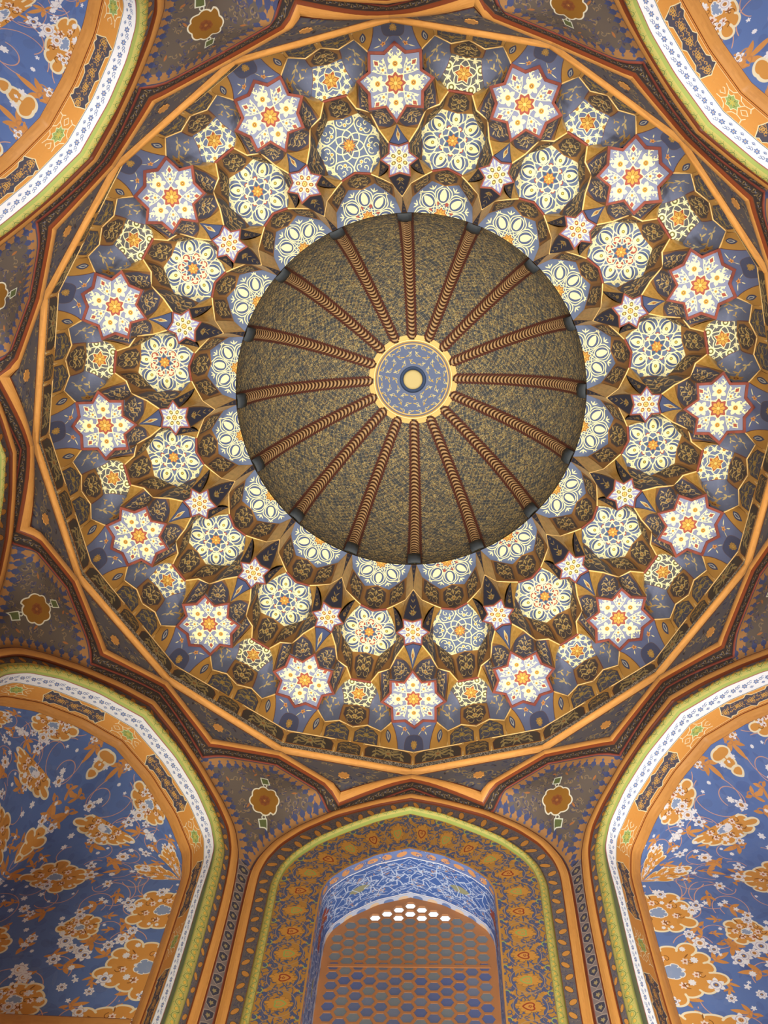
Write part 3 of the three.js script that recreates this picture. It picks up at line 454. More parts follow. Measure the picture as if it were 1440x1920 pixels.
{
  const U = OCT, Yi = offset(PF.yellowD, -0.055), Yo = offset(PF.yellowD, 0.055), Oi = offset(PF.orangeD, -0.05);
  
  mesh('green_moulding', band(Yi, Yo, U, 0.03, 0.5, 6, 0.035), M.greenBand, southEast);
  mesh('leaf_border', band(Yo, Oi, U, 0, 0.26, 2), M.leafBand, southEast);
  mesh('orange_moulding', band(Oi, ODout, U, 0.03, 0.5, 2, 0.012), M.orangeEdge, southEast);
  // plan directions of the corner niche: d away from the room, e along the wall
  const N = (e, h, D) => new THREE.Vector3((D + e) * S2, h + EYE, (e - D) * S2), R = PF.soffit, L = [0];
  for (let i = 1; i < R.length; i++) L.push(L[i - 1] + Math.hypot(R[i][0] - R[i - 1][0], R[i][1] - R[i - 1][1]));
  const half = L[L.length - 1] / 2, D0 = D_DG + 0.1, D1 = D_DG + 0.29, D2 = D_DG + 0.39;
  const back = (h) => D_DG - 0.005 + 0.07 * (1 - smooth(6.5, 7.5, h)), NB = (Q, f) => Q.map(([e, h]) => N(e, h, f(h)));
  mesh('white_border', gridGeo([NB(R, () => D0), NB(R.map((p, i) => [lerp(p[0], Yi[i][0], 0.5), lerp(p[1], Yi[i][1], 0.5)]), (h) => lerp(D0, back(h), 0.5)), NB(Yi, back)], (i, j) => [(L[j] - half) / 0.75, i / 2]), M.whiteBand, southEast);
  mesh('shaded_green_return', gridGeo([NB(Yi, (h) => Math.max(D_DG - 0.004, back(h))), NB(Yi, () => D_DG - 0.005)]), plaster({ color: '#6d7a52' }), southEast);  // shade on the inner side of the roll, painted in as darker olive
  mesh('soffit', gridGeo([0, 0.5, 1].map((t) => R.map(([e, h]) => N(e, h, lerp(D0, D1, t)))), (i, j) => [(L[j] - half) / 1.3 - 0.12, i / 2]), M.soffit, southEast);
  const Ri = offset(R, -0.035);
  mesh('orange_border', gridGeo([[R, D1], [Ri, D1 + 0.01], [Ri, D2 - 0.01], [Ri, D2]].map(([Q, D]) => Q.map(([e, h]) => N(e, h, D))), (i, j) => [(L[j] - half) / 0.5, i / 3]), M.orangeEdge, southEast);
  const H0 = 7.05, e0 = edgeAt(Ri, H0), Zc = (D2 + e0) * S2, top = Ri.filter((p) => p[1] > H0), arch = [[-e0, H0], ...top, [e0, H0]].map(([e, h]) => N(e, h, D2));
  const base = [N(-e0, H0, D2), new THREE.Vector3(Zc, H0 + EYE, -Zc), N(e0, H0, D2)];
  const A = resample(base, 40), B = resample(arch, 40), rows = [], Lb = 2 * A[0].distanceTo(base[1]);
  for (let i = 0; i <= 14; i++) { const t = i / 14, g = 1 - Math.cos(t * PI / 2), v = Math.sin(t * PI / 2); rows.push(A.map((a, j) => new THREE.Vector3(lerp(a.x, B[j].x, g), lerp(a.y, B[j].y, v), lerp(a.z, B[j].z, g)))); }
  mesh('niche_vault', gridGeo(rows, (i, j) => [(j <= 20 ? j / 40 * Lb : (1 - j / 40) * Lb) / 2.6, (H0 + i / 14 * 1.25) / 2.6]), M.niche, southEast);
  for (const s of [-1, 1]) {
    const P0 = (h) => N(s * edgeAt(Ri, h), h, D2), P1 = (h) => new THREE.Vector3(Zc, h + EYE, -Zc), len = P0(0).distanceTo(P1(0)), hs = [FLOOR_H, 1, 3, 5.28, 5.6, 6, 6.4, 6.7, 6.9, H0];
    mesh('niche_wall', gridGeo(hs.map((h) => [0, 0.25, 0.5, 0.75, 1].map((t) => P0(h).lerp(P1(h), t))), (i, j) => [j / 4 * len / 2.6, hs[i] / 2.6]), M.niche, southEast);
    const inw = new THREE.Vector3(s < 0 ? 0 : -1, 0, s < 0 ? 1 : 0), bar = [5.26, 5.3, 5.44, 5.48].map((h, i) => [P0(h), P1(h)].map((p) => p.addScaledVector(inw, i === 0 || i === 3 ? 0 : 0.025)));
    mesh('orange_border', gridGeo(bar, (i, j) => [j * len / 0.5, i / 3]), M.orangeEdge, southEast);
  }
}
for (const [q, a, b] of [[1, 'east', 'northeast'], [2, 'north', 'northwest'], [3, 'west', 'southwest']]) {
  for (const [src, n] of [[south, 'wall_' + a], [southEast, 'wall_' + b]]) { const c = src.clone(); c.name = n; c.rotation.y = -q * PI / 2; c.userData = { kind: 'structure' }; scene.add(c); }
}

// ------------------------------------------------------------------ latticed window in the south wall
{
  const win = new THREE.Group(); win.name = 'window_1'; win.userData.kind = 'structure'; scene.add(win);
  const R = PF.reveal.filter((p) => p[1] > 4.3), low = 4.3, eL = edgeAt(PF.reveal, low);
  const s = new THREE.Shape([[-eL, low], ...R.map(([e, h]) => [e, h]), [eL, low]].map((p) => new THREE.Vector2(...p)));
  const inside = (x, y) => y > low + 0.06 && Math.abs(x) + 0.055 < edgeAt(PF.reveal, Math.min(y, 6.9)) && (y < 6.7 || y + 0.055 < heightAt(PF.reveal, Math.abs(x) + 0.03));
  const CX = 0.116, CY = 0.118, hex = (x, y, a, b) => [[-1, 0], [-0.5, 1], [0.5, 1], [1, 0], [0.5, -1], [-0.5, -1]].map(([p, q]) => new THREE.Vector2(x + p * a, y + q * b));
  const cells = [];
  for (let i = -7; i <= 7; i++) for (let j = 0; j < 30; j++) { const x = i * CX, y = 7.55 - j * CY - (i % 2 ? CY / 2 : 0); if (inside(x, y)) { cells.push([x, y]); s.holes.push(new THREE.Path(hex(x, y, 0.061, 0.048))); } }
  mesh('lattice', new THREE.ExtrudeGeometry(s, { depth: 0.025, bevelEnabled: false }).translate(0, EYE, -4.6), plaster({ color: '#b4794a' }), win);
  const pg = new THREE.ExtrudeGeometry(new THREE.Shape(hex(0, 0, 0.064, 0.051)), { depth: 0.02, bevelEnabled: false });
  const pm = ['#646f92', '#7a8288', '#5d6a98', '#747d92'].map((c) => plaster({ color: c }));
  for (const [x, y] of cells) { if (y > 7.34) continue; const p = mesh('pane', pg, y > 6.74 ? pm[1] : pm[Math.floor(rnd() * 4)], win); p.position.set(x, y + EYE, -4.602); }
  const sill = (top) => new THREE.ExtrudeGeometry(new THREE.Shape((top ? PF.reveal : [[-0.82, FLOOR_H], [-0.82, low], [0.82, low], [0.82, FLOOR_H]]).map((p) => new THREE.Vector2(...p))), { depth: 0.04, bevelEnabled: false }).translate(0, EYE, -4.62);
  mesh('sill_panel', sill(false), plaster({ color: '#b79a72' }), win);
  for (const [q, n] of [[1, 'wall_east'], [2, 'wall_north'], [3, 'wall_west']]) mesh('back_panel', sill(true), plaster({ color: '#b79a72' }), scene.getObjectByName(n));
  mesh('bar', new THREE.BoxGeometry(1.5, 0.03, 0.012).translate(0, 6.72 + EYE, -4.57), plaster({ color: '#b4794a' }), win);
}

// ------------------------------------------------------------------ ring moulding above the walls, one length per side
{
  const ring = new THREE.Group(); ring.name = 'trim_1'; ring.userData.kind = 'structure'; scene.add(ring);
  const sec = [[0.06, 8.99], [0.045, 9.04], [-0.02, 9.1], [-0.035, 9.13], [-0.02, 9.15]];       // outwards of the corner radius, height
  for (let k = 0; k < 16; k++) {
    const row = (d, h) => [0, 1].map((e) => V(GON(k + e) + d, (k + e) * STEP, h));
    mesh('moulding_length', gridGeo(sec.map(([d, h]) => row(d, h)), (i, j) => [j * 3, i / 4]), M.orangeEdge, ring);
    mesh('speckled_strip', gridGeo([row(-0.02, 9.15), row(0.08, 9.41)], (i, j) => [j * 2.2, i]), M.speck, ring);
  }
}
// ------------------------------------------------------------------ zigzag moulding, painted triangles and spandrels
const zigTrim = new THREE.Group(); zigTrim.name = 'trim_2'; zigTrim.userData.kind = 'structure'; scene.add(zigTrim);
const uOf = (deg) => { const q = Math.round(deg / 90), a = (deg - q * 90) * D2R, s = Math.sign(a) || 1, m = Math.abs(a); let v = 4 * Math.tan(m); if (v > AX) { const b = PI / 4 - m; v = OCT - D_DG * Math.tan(b); } return q * 2 * OCT + s * v; };
const degs = (a, b, n) => Array.from({ length: n + 1 }, (_, i) => uOf(lerp(a, b, i / n)));
for (let k = 0; k < 32; k++) {                      // half of every side
  const us = degs(k * STEP / 2, (k + 1) * STEP / 2, 8), A = us.map((u) => [u, zig(u) - 0.058]), B = us.map((u) => [u, zig(u) + 0.058]);
  mesh('zigzag_length', band(A, B, 0, 0.03, 0.5, 2, 0.01), M.orangeEdge, zigTrim);
  mesh('dark_border', band(us.map((u) => [u, zig(u) - 0.2]), A, 0, 0.002, 0.5, 1), M.darkBand, zigTrim);
  mesh('red_fillet', band(us.map((u) => [u, zig(u) - 0.222]), us.map((u) => [u, zig(u) - 0.2]), 0, 0.012, 0.5, 1), M.red, zigTrim);
}
T.tri = [0, 1].map(() => tex(512, 256, (x, w, h) => { ground(x, w, h, '#5d595e'); vines(x, w, h, 110, 32, ['#94815c', '#4c4f66'], ['#a58e60', '#474d68', '#8a7550', '#343a56', '#3a3236'], 5, 0.8); x.fillStyle = '#7c4426'; x.fillRect(0, 0, w, 7); }));
M.tri = T.tri.map((t) => painted(t));
for (let k = 0; k < 16; k++) {
  const us = degs(k * STEP + 0.9, (k + 1) * STEP - 0.9, 24), rows = [0, 0.25, 0.5, 0.75, 1].map((t) => us.map((u) => W(u, lerp(zig(u) + 0.05, 9.03, t), 0.003)));
  const c = W(uOf((k + 0.5) * STEP), 8.8), g = group('painted_triangle', { label: `dark triangle with orange flower under ring, ${clockGap(k)} o'clock`, category: 'painted panel', group: 'painted triangles under the dome ring' }, [c.x, c.y, c.z]);
  rows.forEach((r) => r.forEach((p) => p.sub(c)));
  mesh('painted_field', gridGeo(rows, (i, j, q) => [j / 24, (q.y + c.y - EYE - 8.4) / 0.63]), M.tri[k % 2], g);
  const f = c.clone().multiply(new THREE.Vector3(1, 0, 1)).normalize();
  // small proud flower in the middle
  const fl = new THREE.Shape(Array.from({ length: 24 }, (_, i) => { const a = i * PI / 12, r = 0.062 * (i % 3 ? 1.06 : 0.82); return new THREE.Vector2(Math.cos(a) * r, Math.sin(a) * r); }));
  const m = mesh('orange_flower', new THREE.ExtrudeGeometry(fl, { depth: 0.008, bevelEnabled: false }), M.orange, g); m.position.copy(f).multiplyScalar(-0.012).add(new THREE.Vector3(0, -0.03, 0)); m.lookAt(m.position.clone().addScaledVector(f, -1).add(new THREE.Vector3(0, 0, 0))); m.rotation.set(0, Math.atan2(-f.x, -f.z), 0);
}
for (let j = 0; j < 8; j++) {                        // dark border filling the crown of every arch
  const us = Array.from({ length: 33 }, (_, i) => j * OCT + lerp(-0.75, 0.75, i / 32)), ok = us.map((u) => Math.max(archTop(u), Math.min(zig(u) - 0.2, archTop(u) + 0.3)));
  mesh('dark_border', band(us.map((u) => [u, archTop(u) - 0.02]), us.map((u, i) => [u, ok[i]]), 0, 0.001, 0.5, 1), M.darkBand, zigTrim);
}
// spandrels: from the crown of one arch to the crown of the next
const SPU = [0.35, OCT - 0.35], loOf = (u) => archTop(u), hiOf = (u) => Math.max(loOf(u), zig(u) - 0.222), SPH = [7.2, 8.8];
T.spandrel = tex(1536, 1024, (x, w, h) => {
  const X = (u) => (u - SPU[0]) / (SPU[1] - SPU[0]) * w, Y = (q) => (1 - (q - SPH[0]) / (SPH[1] - SPH[0])) * h, sx = w / (SPU[1] - SPU[0]), sy = h / (SPH[1] - SPH[0]);
  ground(x, w, h, '#63584f'); vines(x, w, h, 700, 34, ['#8a765c', '#4c4a62'], ['#8f7a58', '#45455f', '#9a7a50', '#565270', '#3f3a44'], 5, 1.0); for (let i = 0; i < 60; i++) leaf(x, rnd() * w, rnd() * h, rnd() * 7, 44, 15, '#a86c3c');
  const P = []; for (let i = 0; i <= 120; i++) { const u = lerp(SPU[0], SPU[1], i / 120); P.push([u, loOf(u), hiOf(u)]); }
  const loop = [...P.map((p) => [X(p[0]), Y(p[1])]), ...P.slice().reverse().map((p) => [X(p[0]), Y(p[2])])];
  const path = () => { x.beginPath(); loop.forEach((p, i) => x[i ? 'lineTo' : 'moveTo'](...p)); x.closePath(); };
  x.save(); path(); x.clip(); path(); stroke(x, '#a87a4a', 0.23 * sx); path(); stroke(x, '#4e4a58', 0.03 * sx);
  let acc = 0;                                         // blue merlons standing on the ochre edge
  for (let i = 0; i + 1 < loop.length; i++) {
    const a = loop[i], b = loop[i + 1], L = Math.hypot(b[0] - a[0], b[1] - a[1]); if (L < 1e-6) continue;
    const n = [(b[1] - a[1]) / L, -(b[0] - a[0]) / L]; acc += L;
    if (acc > 48) { acc = 0; const A = Math.atan2(n[1], n[0]); disc(x, a[0] + n[0] * 66, a[1] + n[1] * 66, 19, '#454d74'); leaf(x, a[0] + n[0] * 98, a[1] + n[1] * 98, A + PI, 66, 16, '#454d74'); disc(x, a[0] + n[0] * 34, a[1] + n[1] * 34, 9, '#515a80'); }
  }
  x.restore();
  const cx = X(AX + 0.12), cy = Y(8.1);
  const medal = (r, c) => { x.beginPath(); for (let i = 0; i <= 72; i++) { const a = i * 2 * PI / 72 + 0.2, q = r * (1 + 0.17 * Math.abs(Math.sin(a * 4)) ** 0.8); x[i ? 'lineTo' : 'moveTo'](cx + Math.cos(a) * q * sx, cy + Math.sin(a) * q * sy); } x.closePath(); x.fillStyle = c; x.fill(); };
  medal(0.155, '#93651f'); stroke(x, '#e6e0c8', 9); medal(0.06, '#8a4f22'); flower(x, cx, cy, 34, 6, '#7c4524', '#a5672c');
  for (const s of [-1, 1]) { const dx = s * 0.07 * sx, dy = -s * 0.26 * sy; x.save(); x.translate(cx + dx, cy + dy); x.rotate(0.5); x.fillStyle = '#5f6a3c'; x.fillRect(-30, -28, 60, 56); x.strokeStyle = '#dfe3cf'; x.lineWidth = 8; x.strokeRect(-30, -28, 60, 56); x.restore(); x.beginPath(); x.arc(cx + dx * 0.76, cy + dy * 0.76, 13, 0, 7); stroke(x, '#dfe3cf', 7); }
});
M.spandrel = painted(T.spandrel);
for (let j = 0; j < 8; j++) {
  const u0 = j * OCT, flip = j % 2, rows = [], n = 56; for (let i = 0; i <= 14; i++) rows.push([]);
  for (let q = 0; q <= n; q++) { const l = lerp(SPU[0], SPU[1], q / n), u = flip ? u0 + OCT - l : u0 + l; for (let i = 0; i <= 14; i++) rows[i].push(W(u, lerp(loOf(u), hiOf(u), i / 14), 0.002)); }
  const c = W(u0 + (flip ? OCT - AX : AX), 8.1), g = group('painted_spandrel', { label: `dusky spandrel with white-outlined ochre medallion between two arches, at ${clock(j * 2 + 1)}`, category: 'spandrel', group: 'spandrels between the arches' }, [c.x, c.y, c.z]);
  rows.forEach((r) => r.forEach((p) => p.sub(c)));
  mesh('painted_field', gridGeo(rows, (i, q2, p) => [q2 / n, (p.y + c.y - EYE - SPH[0]) / (SPH[1] - SPH[0])]), M.spandrel, g);
}

// ------------------------------------------------------------------ muqarnas: four tiers of star plates and coved facets
const H1 = 10.47, H2 = 11.05, H3 = 11.87, H4 = 12.67, C0 = [4.08, 9.41], C1 = [4.2, 9.92];
const base0 = V(4.2, 0, 9.4);
const side = (m, list) => list.map(([r, d, h]) => V(r, d * m, h));
const chord = ([r, h], t) => V(r, 0, h).lerp(V(r, STEP, h), t);
const mir = (p) => new THREE.Vector3(-p.x, p.y, p.z);
const s_out = [4.155, 0, H1], s_c1 = [4.055, 1.75, H1], s_d2 = [4.076, 4.23, H1], s_c2 = [3.868, 4.5, H1], s_side = [3.79, 6.67, H1], s_c3 = [3.64, 4.95, H1], s_d1 = [3.47, 5.09, H1], s_c4 = [3.48, 1.95, H1], s_in = [3.31, 0, H1];
const q0 = [4.22, 6.03, H1], q1 = [4.15, 8.63, H1], q2 = [4.21, 11.25, H1];
const p34 = [4.2, 8.85, H2], p34m = [4.2, 13.65, H2], pc0 = [4.17, 11.25, H2], pc1 = [4.06, 8.45, H2], p107 = [3.9, 7.35, H2], n1 = [3.8, 9.15, H2], n1m = [3.8, 13.35, H2], t0 = [3.8, 11.25, H2], n1b = [3.64, 7.75, H2], m1 = [3.575, 5.29, H2], g1 = [3.37, 3.96, H2], d_L = [3.215, 2.2, H2], d_in = [3.178, 0, H2];
const smc1 = [3.1, 2.4, H2], smLat = [3.03, 4.44, H2], smc2 = [2.95, 2.5, H2], smInT = [2.823, 2.73, H2], sm_in = [2.86, 0, H2];
const r26 = [3.755, 8.2, H3], r26m = [3.755, 14.3, H3], rc0 = [3.725, 11.25, H3], rc1 = [3.6, 5.9, H3], r77 = [3.487, 4.23, H3], rc2 = [3.31, 4.85, H3], r129 = [3.14, 4.89, H3], p2 = [3.01, 7.7, H3], p2m = [3.01, 14.8, H3], u0 = [3.06, 11.25, H3], w0 = [2.955, 5.9, H3], p1 = [2.852, 2.35, H3], p0 = [2.693, 0, H3];
const h26 = [2.99, 7.65, H4], h26m = [2.99, 14.85, H4], hc0 = [2.94, 11.25, H4], hc1 = [2.87, 4.9, H4], h77 = [2.765, 2.5, H4], OPEN = 2.565;
const seg0 = group('muqarnas_segment', { label: `gilded muqarnas segment of painted honeycomb cells, at ${clock(0)} on the dome`, category: 'muqarnas', group: 'muqarnas segments round the dome' }, [base0.x, base0.y, base0.z]);
{
  const F = (name, lo, up, mat, n, rows, cove) => mesh(name, facet(lo, up, base0, n, rows, cove), mat, seg0);
  // two upright rows of panels above the ring
  F('narrow_panel', [chord(C0, 0.39), chord(C0, 0.61)], [chord(C1, 0.39), chord(C1, 0.61)], M.row1n, 2, 3, 0.4);
  for (const m of [-1, 1]) {
    const X = (a) => (m > 0 ? a : a.map(mir)), S = (l) => side(m, l);
    F('wide_panel', X([chord(C0, 0), chord(C0, 0.39)]), X([chord(C1, 0), chord(C1, 0.39)]), M.row1, 4, 3, 0.4);
    F('eye_panel', X([chord(C1, 0.124), chord(C1, 0.268)]), S([s_d2, q0]), M.eye, 3, 4, 0.6);
    F('arch_panel', X([chord(C1, 0.268), chord(C1, 0.5)]), S([q0, q1, q2]), M.row2, 6, 4, 0.5);
    F('blue_facet', S([q1, q0, s_d2, s_c2, s_side]), S([p34, pc1, p107]), M.facetBlue, 12, 6, 0.8);
    F('gold_facet', S([s_side]), S([p107, n1, n1b]), M.gold, 6, 4, 0.4);
    F('dark_facet', S([s_side, s_c3, s_d1]), S([n1b, m1]), M.facetDark, 6, 5, 0.7);
    F('dark_facet', S([s_d1, s_c4, s_in]), S([m1, g1]), M.facetDark, 6, 5, 0.5);
    F('gold_facet', S([s_in]), S([g1, d_L]), M.gold, 4, 4, 0.3);
    F('side_cell', S([n1, n1b, m1]), S([r26, rc1, r77]), M.side, 8, 6, 0.9);
    F('dark_facet', S([m1, g1, d_L, smc1, smLat]), S([r77, rc2, r129]), M.facetDark, 10, 5, 0.8);
    F('gold_facet', S([smLat]), S([r129, p2, w0]), M.gold, 6, 4, 0.3);
    F('dark_facet', S([smLat, smc2]), S([w0]), M.spike, 3, 4, 0.3);
    F('gold_facet', S([smc2, smInT]), S([w0, p1]), M.gold, 4, 5, 0.7);
    F('gold_facet', S([smInT]), S([p1, p0]), M.gold, 3, 5, 0.5);
    F('side_cell', S([p2, w0, p1]), S([h26, hc1, h77]), M.side, 8, 6, 0.9);
    F('gold_facet', S([p1, p0]), S([h77, [OPEN, 0.9, H4]]), M.gold, 4, 5, 0.5);
    for (const l of [X([chord(C1, 0), chord(C1, 0.39)]), S([s_d2, q0, q1, q2]), S([n1, n1b, m1, g1, d_L]), S([p2, w0, p1, p0])]) mesh('gold_lip', bead(l, 0.012, base0), M.lip, seg0);
    for (const t of [0, 0.39]) if (t || m > 0) mesh('rib_bead', bead(X([chord(C0, t), chord(C1, t)]), 0.014, base0), M.lip, seg0);
    mesh('rib_bead', bead([X([chord(C1, 0.268)])[0], V(q0[0], q0[1] * m, H1)], 0.012, base0), M.lip, seg0);
    if (m > 0) mesh('rib_bead', bead([chord(C1, 0.5), V(...q2)], 0.012, base0), M.lip, seg0);
  }
  F('blue_panel', [mir(chord(C1, 0.124)), chord(C1, 0), chord(C1, 0.124)], side(-1, [s_d2, s_c1]).concat(side(1, [s_out, s_c1, s_d2])), M.rowBlue, 12, 5, 0.6);
  F('hexagon_cell', side(1, [q1, q2, [4.15, 13.87, H1]]), side(1, [p34, pc0, p34m]), M.hex, 8, 6, 0.7);
  F('drop_facet', side(1, [s_in]), side(-1, [d_L]).concat(side(1, [d_in, d_L])), M.drop, 6, 5, 0.3);
  F('hexagon_cell', side(1, [n1, t0, n1m]), side(1, [r26, rc0, r26m]), M.hex, 8, 6, 0.9);
  F('spike_facet', side(-1, [smInT]).concat(side(1, [sm_in, smInT])), side(1, [p0]), M.spike, 6, 5, 0.4);
  F('hexagon_cell', side(1, [p2, u0, p2m]), side(1, [h26, hc0, h26m]), M.hex, 8, 6, 0.9);
  F('spike_facet', side(1, [p0]), [V(OPEN, -0.9, H4), V(OPEN, 0.9, H4)], M.spike, 2, 4, 0.5);
  for (const l of [side(1, [n1, t0, n1m]), side(1, [p2, u0, p2m])]) mesh('red_lip', bead(l, 0.018, base0), M.redLip, seg0);
}
for (let k = 1; k < 16; k++) { const p = V(4.2, k * STEP, 9.4); copyOf(seg0, 'muqarnas_segment', { label: `gilded muqarnas segment of painted honeycomb cells, at ${clock(k)} on the dome` }, [p.x, p.y, p.z], -k * STEP * D2R); }

const RK = [2, 1, 0, 0, 0, 1, 0, 0, 2, 0, 1, 1, 0, 0, 0, 1];   // which kind of rosette stands where
// plates: outlines about their own centre, x along the ring and y outwards
const loc = (rc, a0) => ([r, d]) => [r * Math.sin((d - a0) * D2R), r * Math.cos((d - a0) * D2R) - rc];
const both = (l) => [...l, ...l.slice().reverse().filter((p) => Math.abs(p[0]) > 1e-6).map(([x, y]) => [-x, y])];
function ringOf(stem, rc, h, half, make, info, mats) {
  const protos = [];
  for (let k = 0; k < 16; k++) {
    const deg = (k + half) * STEP, p = V(rc, deg, h), kind = mats(k), data = info(k);
    if (!protos[kind]) { const g = group(stem, data, [p.x, p.y, p.z], -deg * D2R); make(g, kind); protos[kind] = g; } else copyOf(protos[kind], stem, data, [p.x, p.y, p.z], -deg * D2R);
  }
}
{
  const L = loc(3.73, 0), out = both([s_out, s_c1, s_d2, s_c2, s_side, s_c3, s_d1, s_c4, s_in].map(L));
  ringOf('eight_pointed_star', 3.73, H1, 0, (g, kind) => { mesh('painted_field', plate(out, 0.03, 0.92, null, 0.004), M.star[kind], g); mesh('red_border', plate(out, 0.02, 1, inset(out, 0.9), -0.014), M.red, g); },
    (k) => ({ label: `red-edged eight-pointed blue star with cream flowers, at ${clock(k)} on the dome`, category: 'star panel', group: 'eight-pointed stars of the lowest tier' }), (k) => 0);
}
{
  const L = loc(4.0, 11.25), out = both([[4.17, 11.25], [4.2, 8.85], [4.06, 8.45], [3.9, 7.35], [3.8, 9.15], [3.8, 11.25]].map(L).map(([x, y]) => [-x, y]));
  ringOf('five_pointed_star', 4.0, H2, 0.5, (g, kind) => { mesh('painted_field', plate(out, 0.03, 0.78, null, 0.002), M.pent[kind], g); },
    (k) => ({ label: `five-pointed cream star panel, outer ring, ${clockGap(k)} o'clock`, category: 'star panel', group: 'five-pointed stars of the outer ring' }), (k) => [1, 0, 1, 0, 1, 1, 0, 1, 0, 0, 1, 1, 1, 0, 1, 1][k]);
}
{
  const L = loc(3.4, 11.25), out = both([[3.725, 11.25], [3.755, 8.2], [3.6, 5.9], [3.487, 4.23], [3.31, 4.85], [3.14, 4.89], [3.01, 7.7], [3.06, 11.25]].map(L).map(([x, y]) => [-x, y]));
  ringOf('seven_petal_rosette', 3.4, H3, 0.5, (g, kind) => { mesh('painted_field', plate(out, 0.03, 0.98, null, 0.002), M.round[kind], g); },
    (k) => { const d = ['cream buds', 'red buds', 'fine tracery'][RK[k]]; return { label: `large round rosette with ${d}, ${clockGap(k)} o'clock`, category: 'rosette', group: 'large rosettes of the middle ring' }; }, (k) => RK[k]);
}
{
  const L = loc(3.02, 0), out = both([d_in, d_L, smc1, smLat, smc2, smInT, sm_in].map(L));
  ringOf('six_pointed_star', 3.02, H2, 0, (g, kind) => { mesh('painted_field', plate(out, 0.03, 0.56, null, 0.004), M.six[kind], g); mesh('red_border', plate(out, 0.02, 1, inset(out, 0.88), -0.012), M.red, g); },
    (k) => ({ label: `small lavender six-pointed star with red edge, at ${clock(k)} on the dome`, category: 'star panel', group: 'small six-pointed stars of the middle ring' }), (k) => [0, 0, 1, 1, 0, 1, 0, 1, 1, 0, 0, 1, 1, 0, 0, 0][k]);
}
{
  const L = loc(2.57, 11.25), arc = Array.from({ length: 9 }, (_, i) => [OPEN, lerp(0.9, 11.25, i / 8)]), out = both([[2.94, 11.25], [2.99, 7.65], [2.87, 4.9], [2.765, 2.5], ...arc].map(L).map(([x, y]) => [-x, y]));
  ringOf('half_rosette', 2.57, H4, 0.5, (g, kind) => { mesh('painted_field', plate(out, 0.04, 0.98, null, 0.002), M.half[kind], g); },
    (k) => ({ label: `half rosette on the dome opening rim, ${clockGap(k)} o'clock`, category: 'rosette', group: 'half rosettes round the dome opening' }), (k) => [1, 1, 0, 0, 0, 0, 0, 1, 1, 0, 0, 0, 0, 0, 0, 0][k]);
}

// ------------------------------------------------------------------ inner dome: gores, ribs, medallion
const domeAt = (t) => [2.6 * Math.cos(t), 12.7 + 2.9 * Math.sin(t)];
{
  const dome = new THREE.Group(); dome.name = 'ceiling_dome'; dome.userData.kind = 'structure'; scene.add(dome);
  const n = 24, T1 = 76 * D2R, arc = [0]; for (let i = 1; i <= n; i++) { const a = domeAt(T1 * (i - 1) / n), b = domeAt(T1 * i / n); arc.push(arc[i - 1] + Math.hypot(a[0] - b[0], a[1] - b[1])); }
  for (let k = 0; k < 16; k++) {
    const rows = []; for (let i = 0; i <= n; i++) { const [r, h] = domeAt(T1 * i / n); rows.push(Array.from({ length: 9 }, (_, j) => V(r, (k + j / 8) * STEP, h))); }
    mesh('gore', gridGeo(rows, (i, j) => [k * 0.37 + (j - 4) / 8 * STEP * D2R * domeAt(T1 * i / n)[0] / 1.15, arc[i] / 1.15 + k * 0.21]), M.dome, dome);
  }
  mesh('rim', gridGeo([[OPEN, H4], [OPEN, 12.71], [2.605, 12.7]].map(([r, h]) => Array.from({ length: 97 }, (_, j) => V(r, j * 3.75, h)))), plaster({ color: '#4a3a2a' }), dome);
}
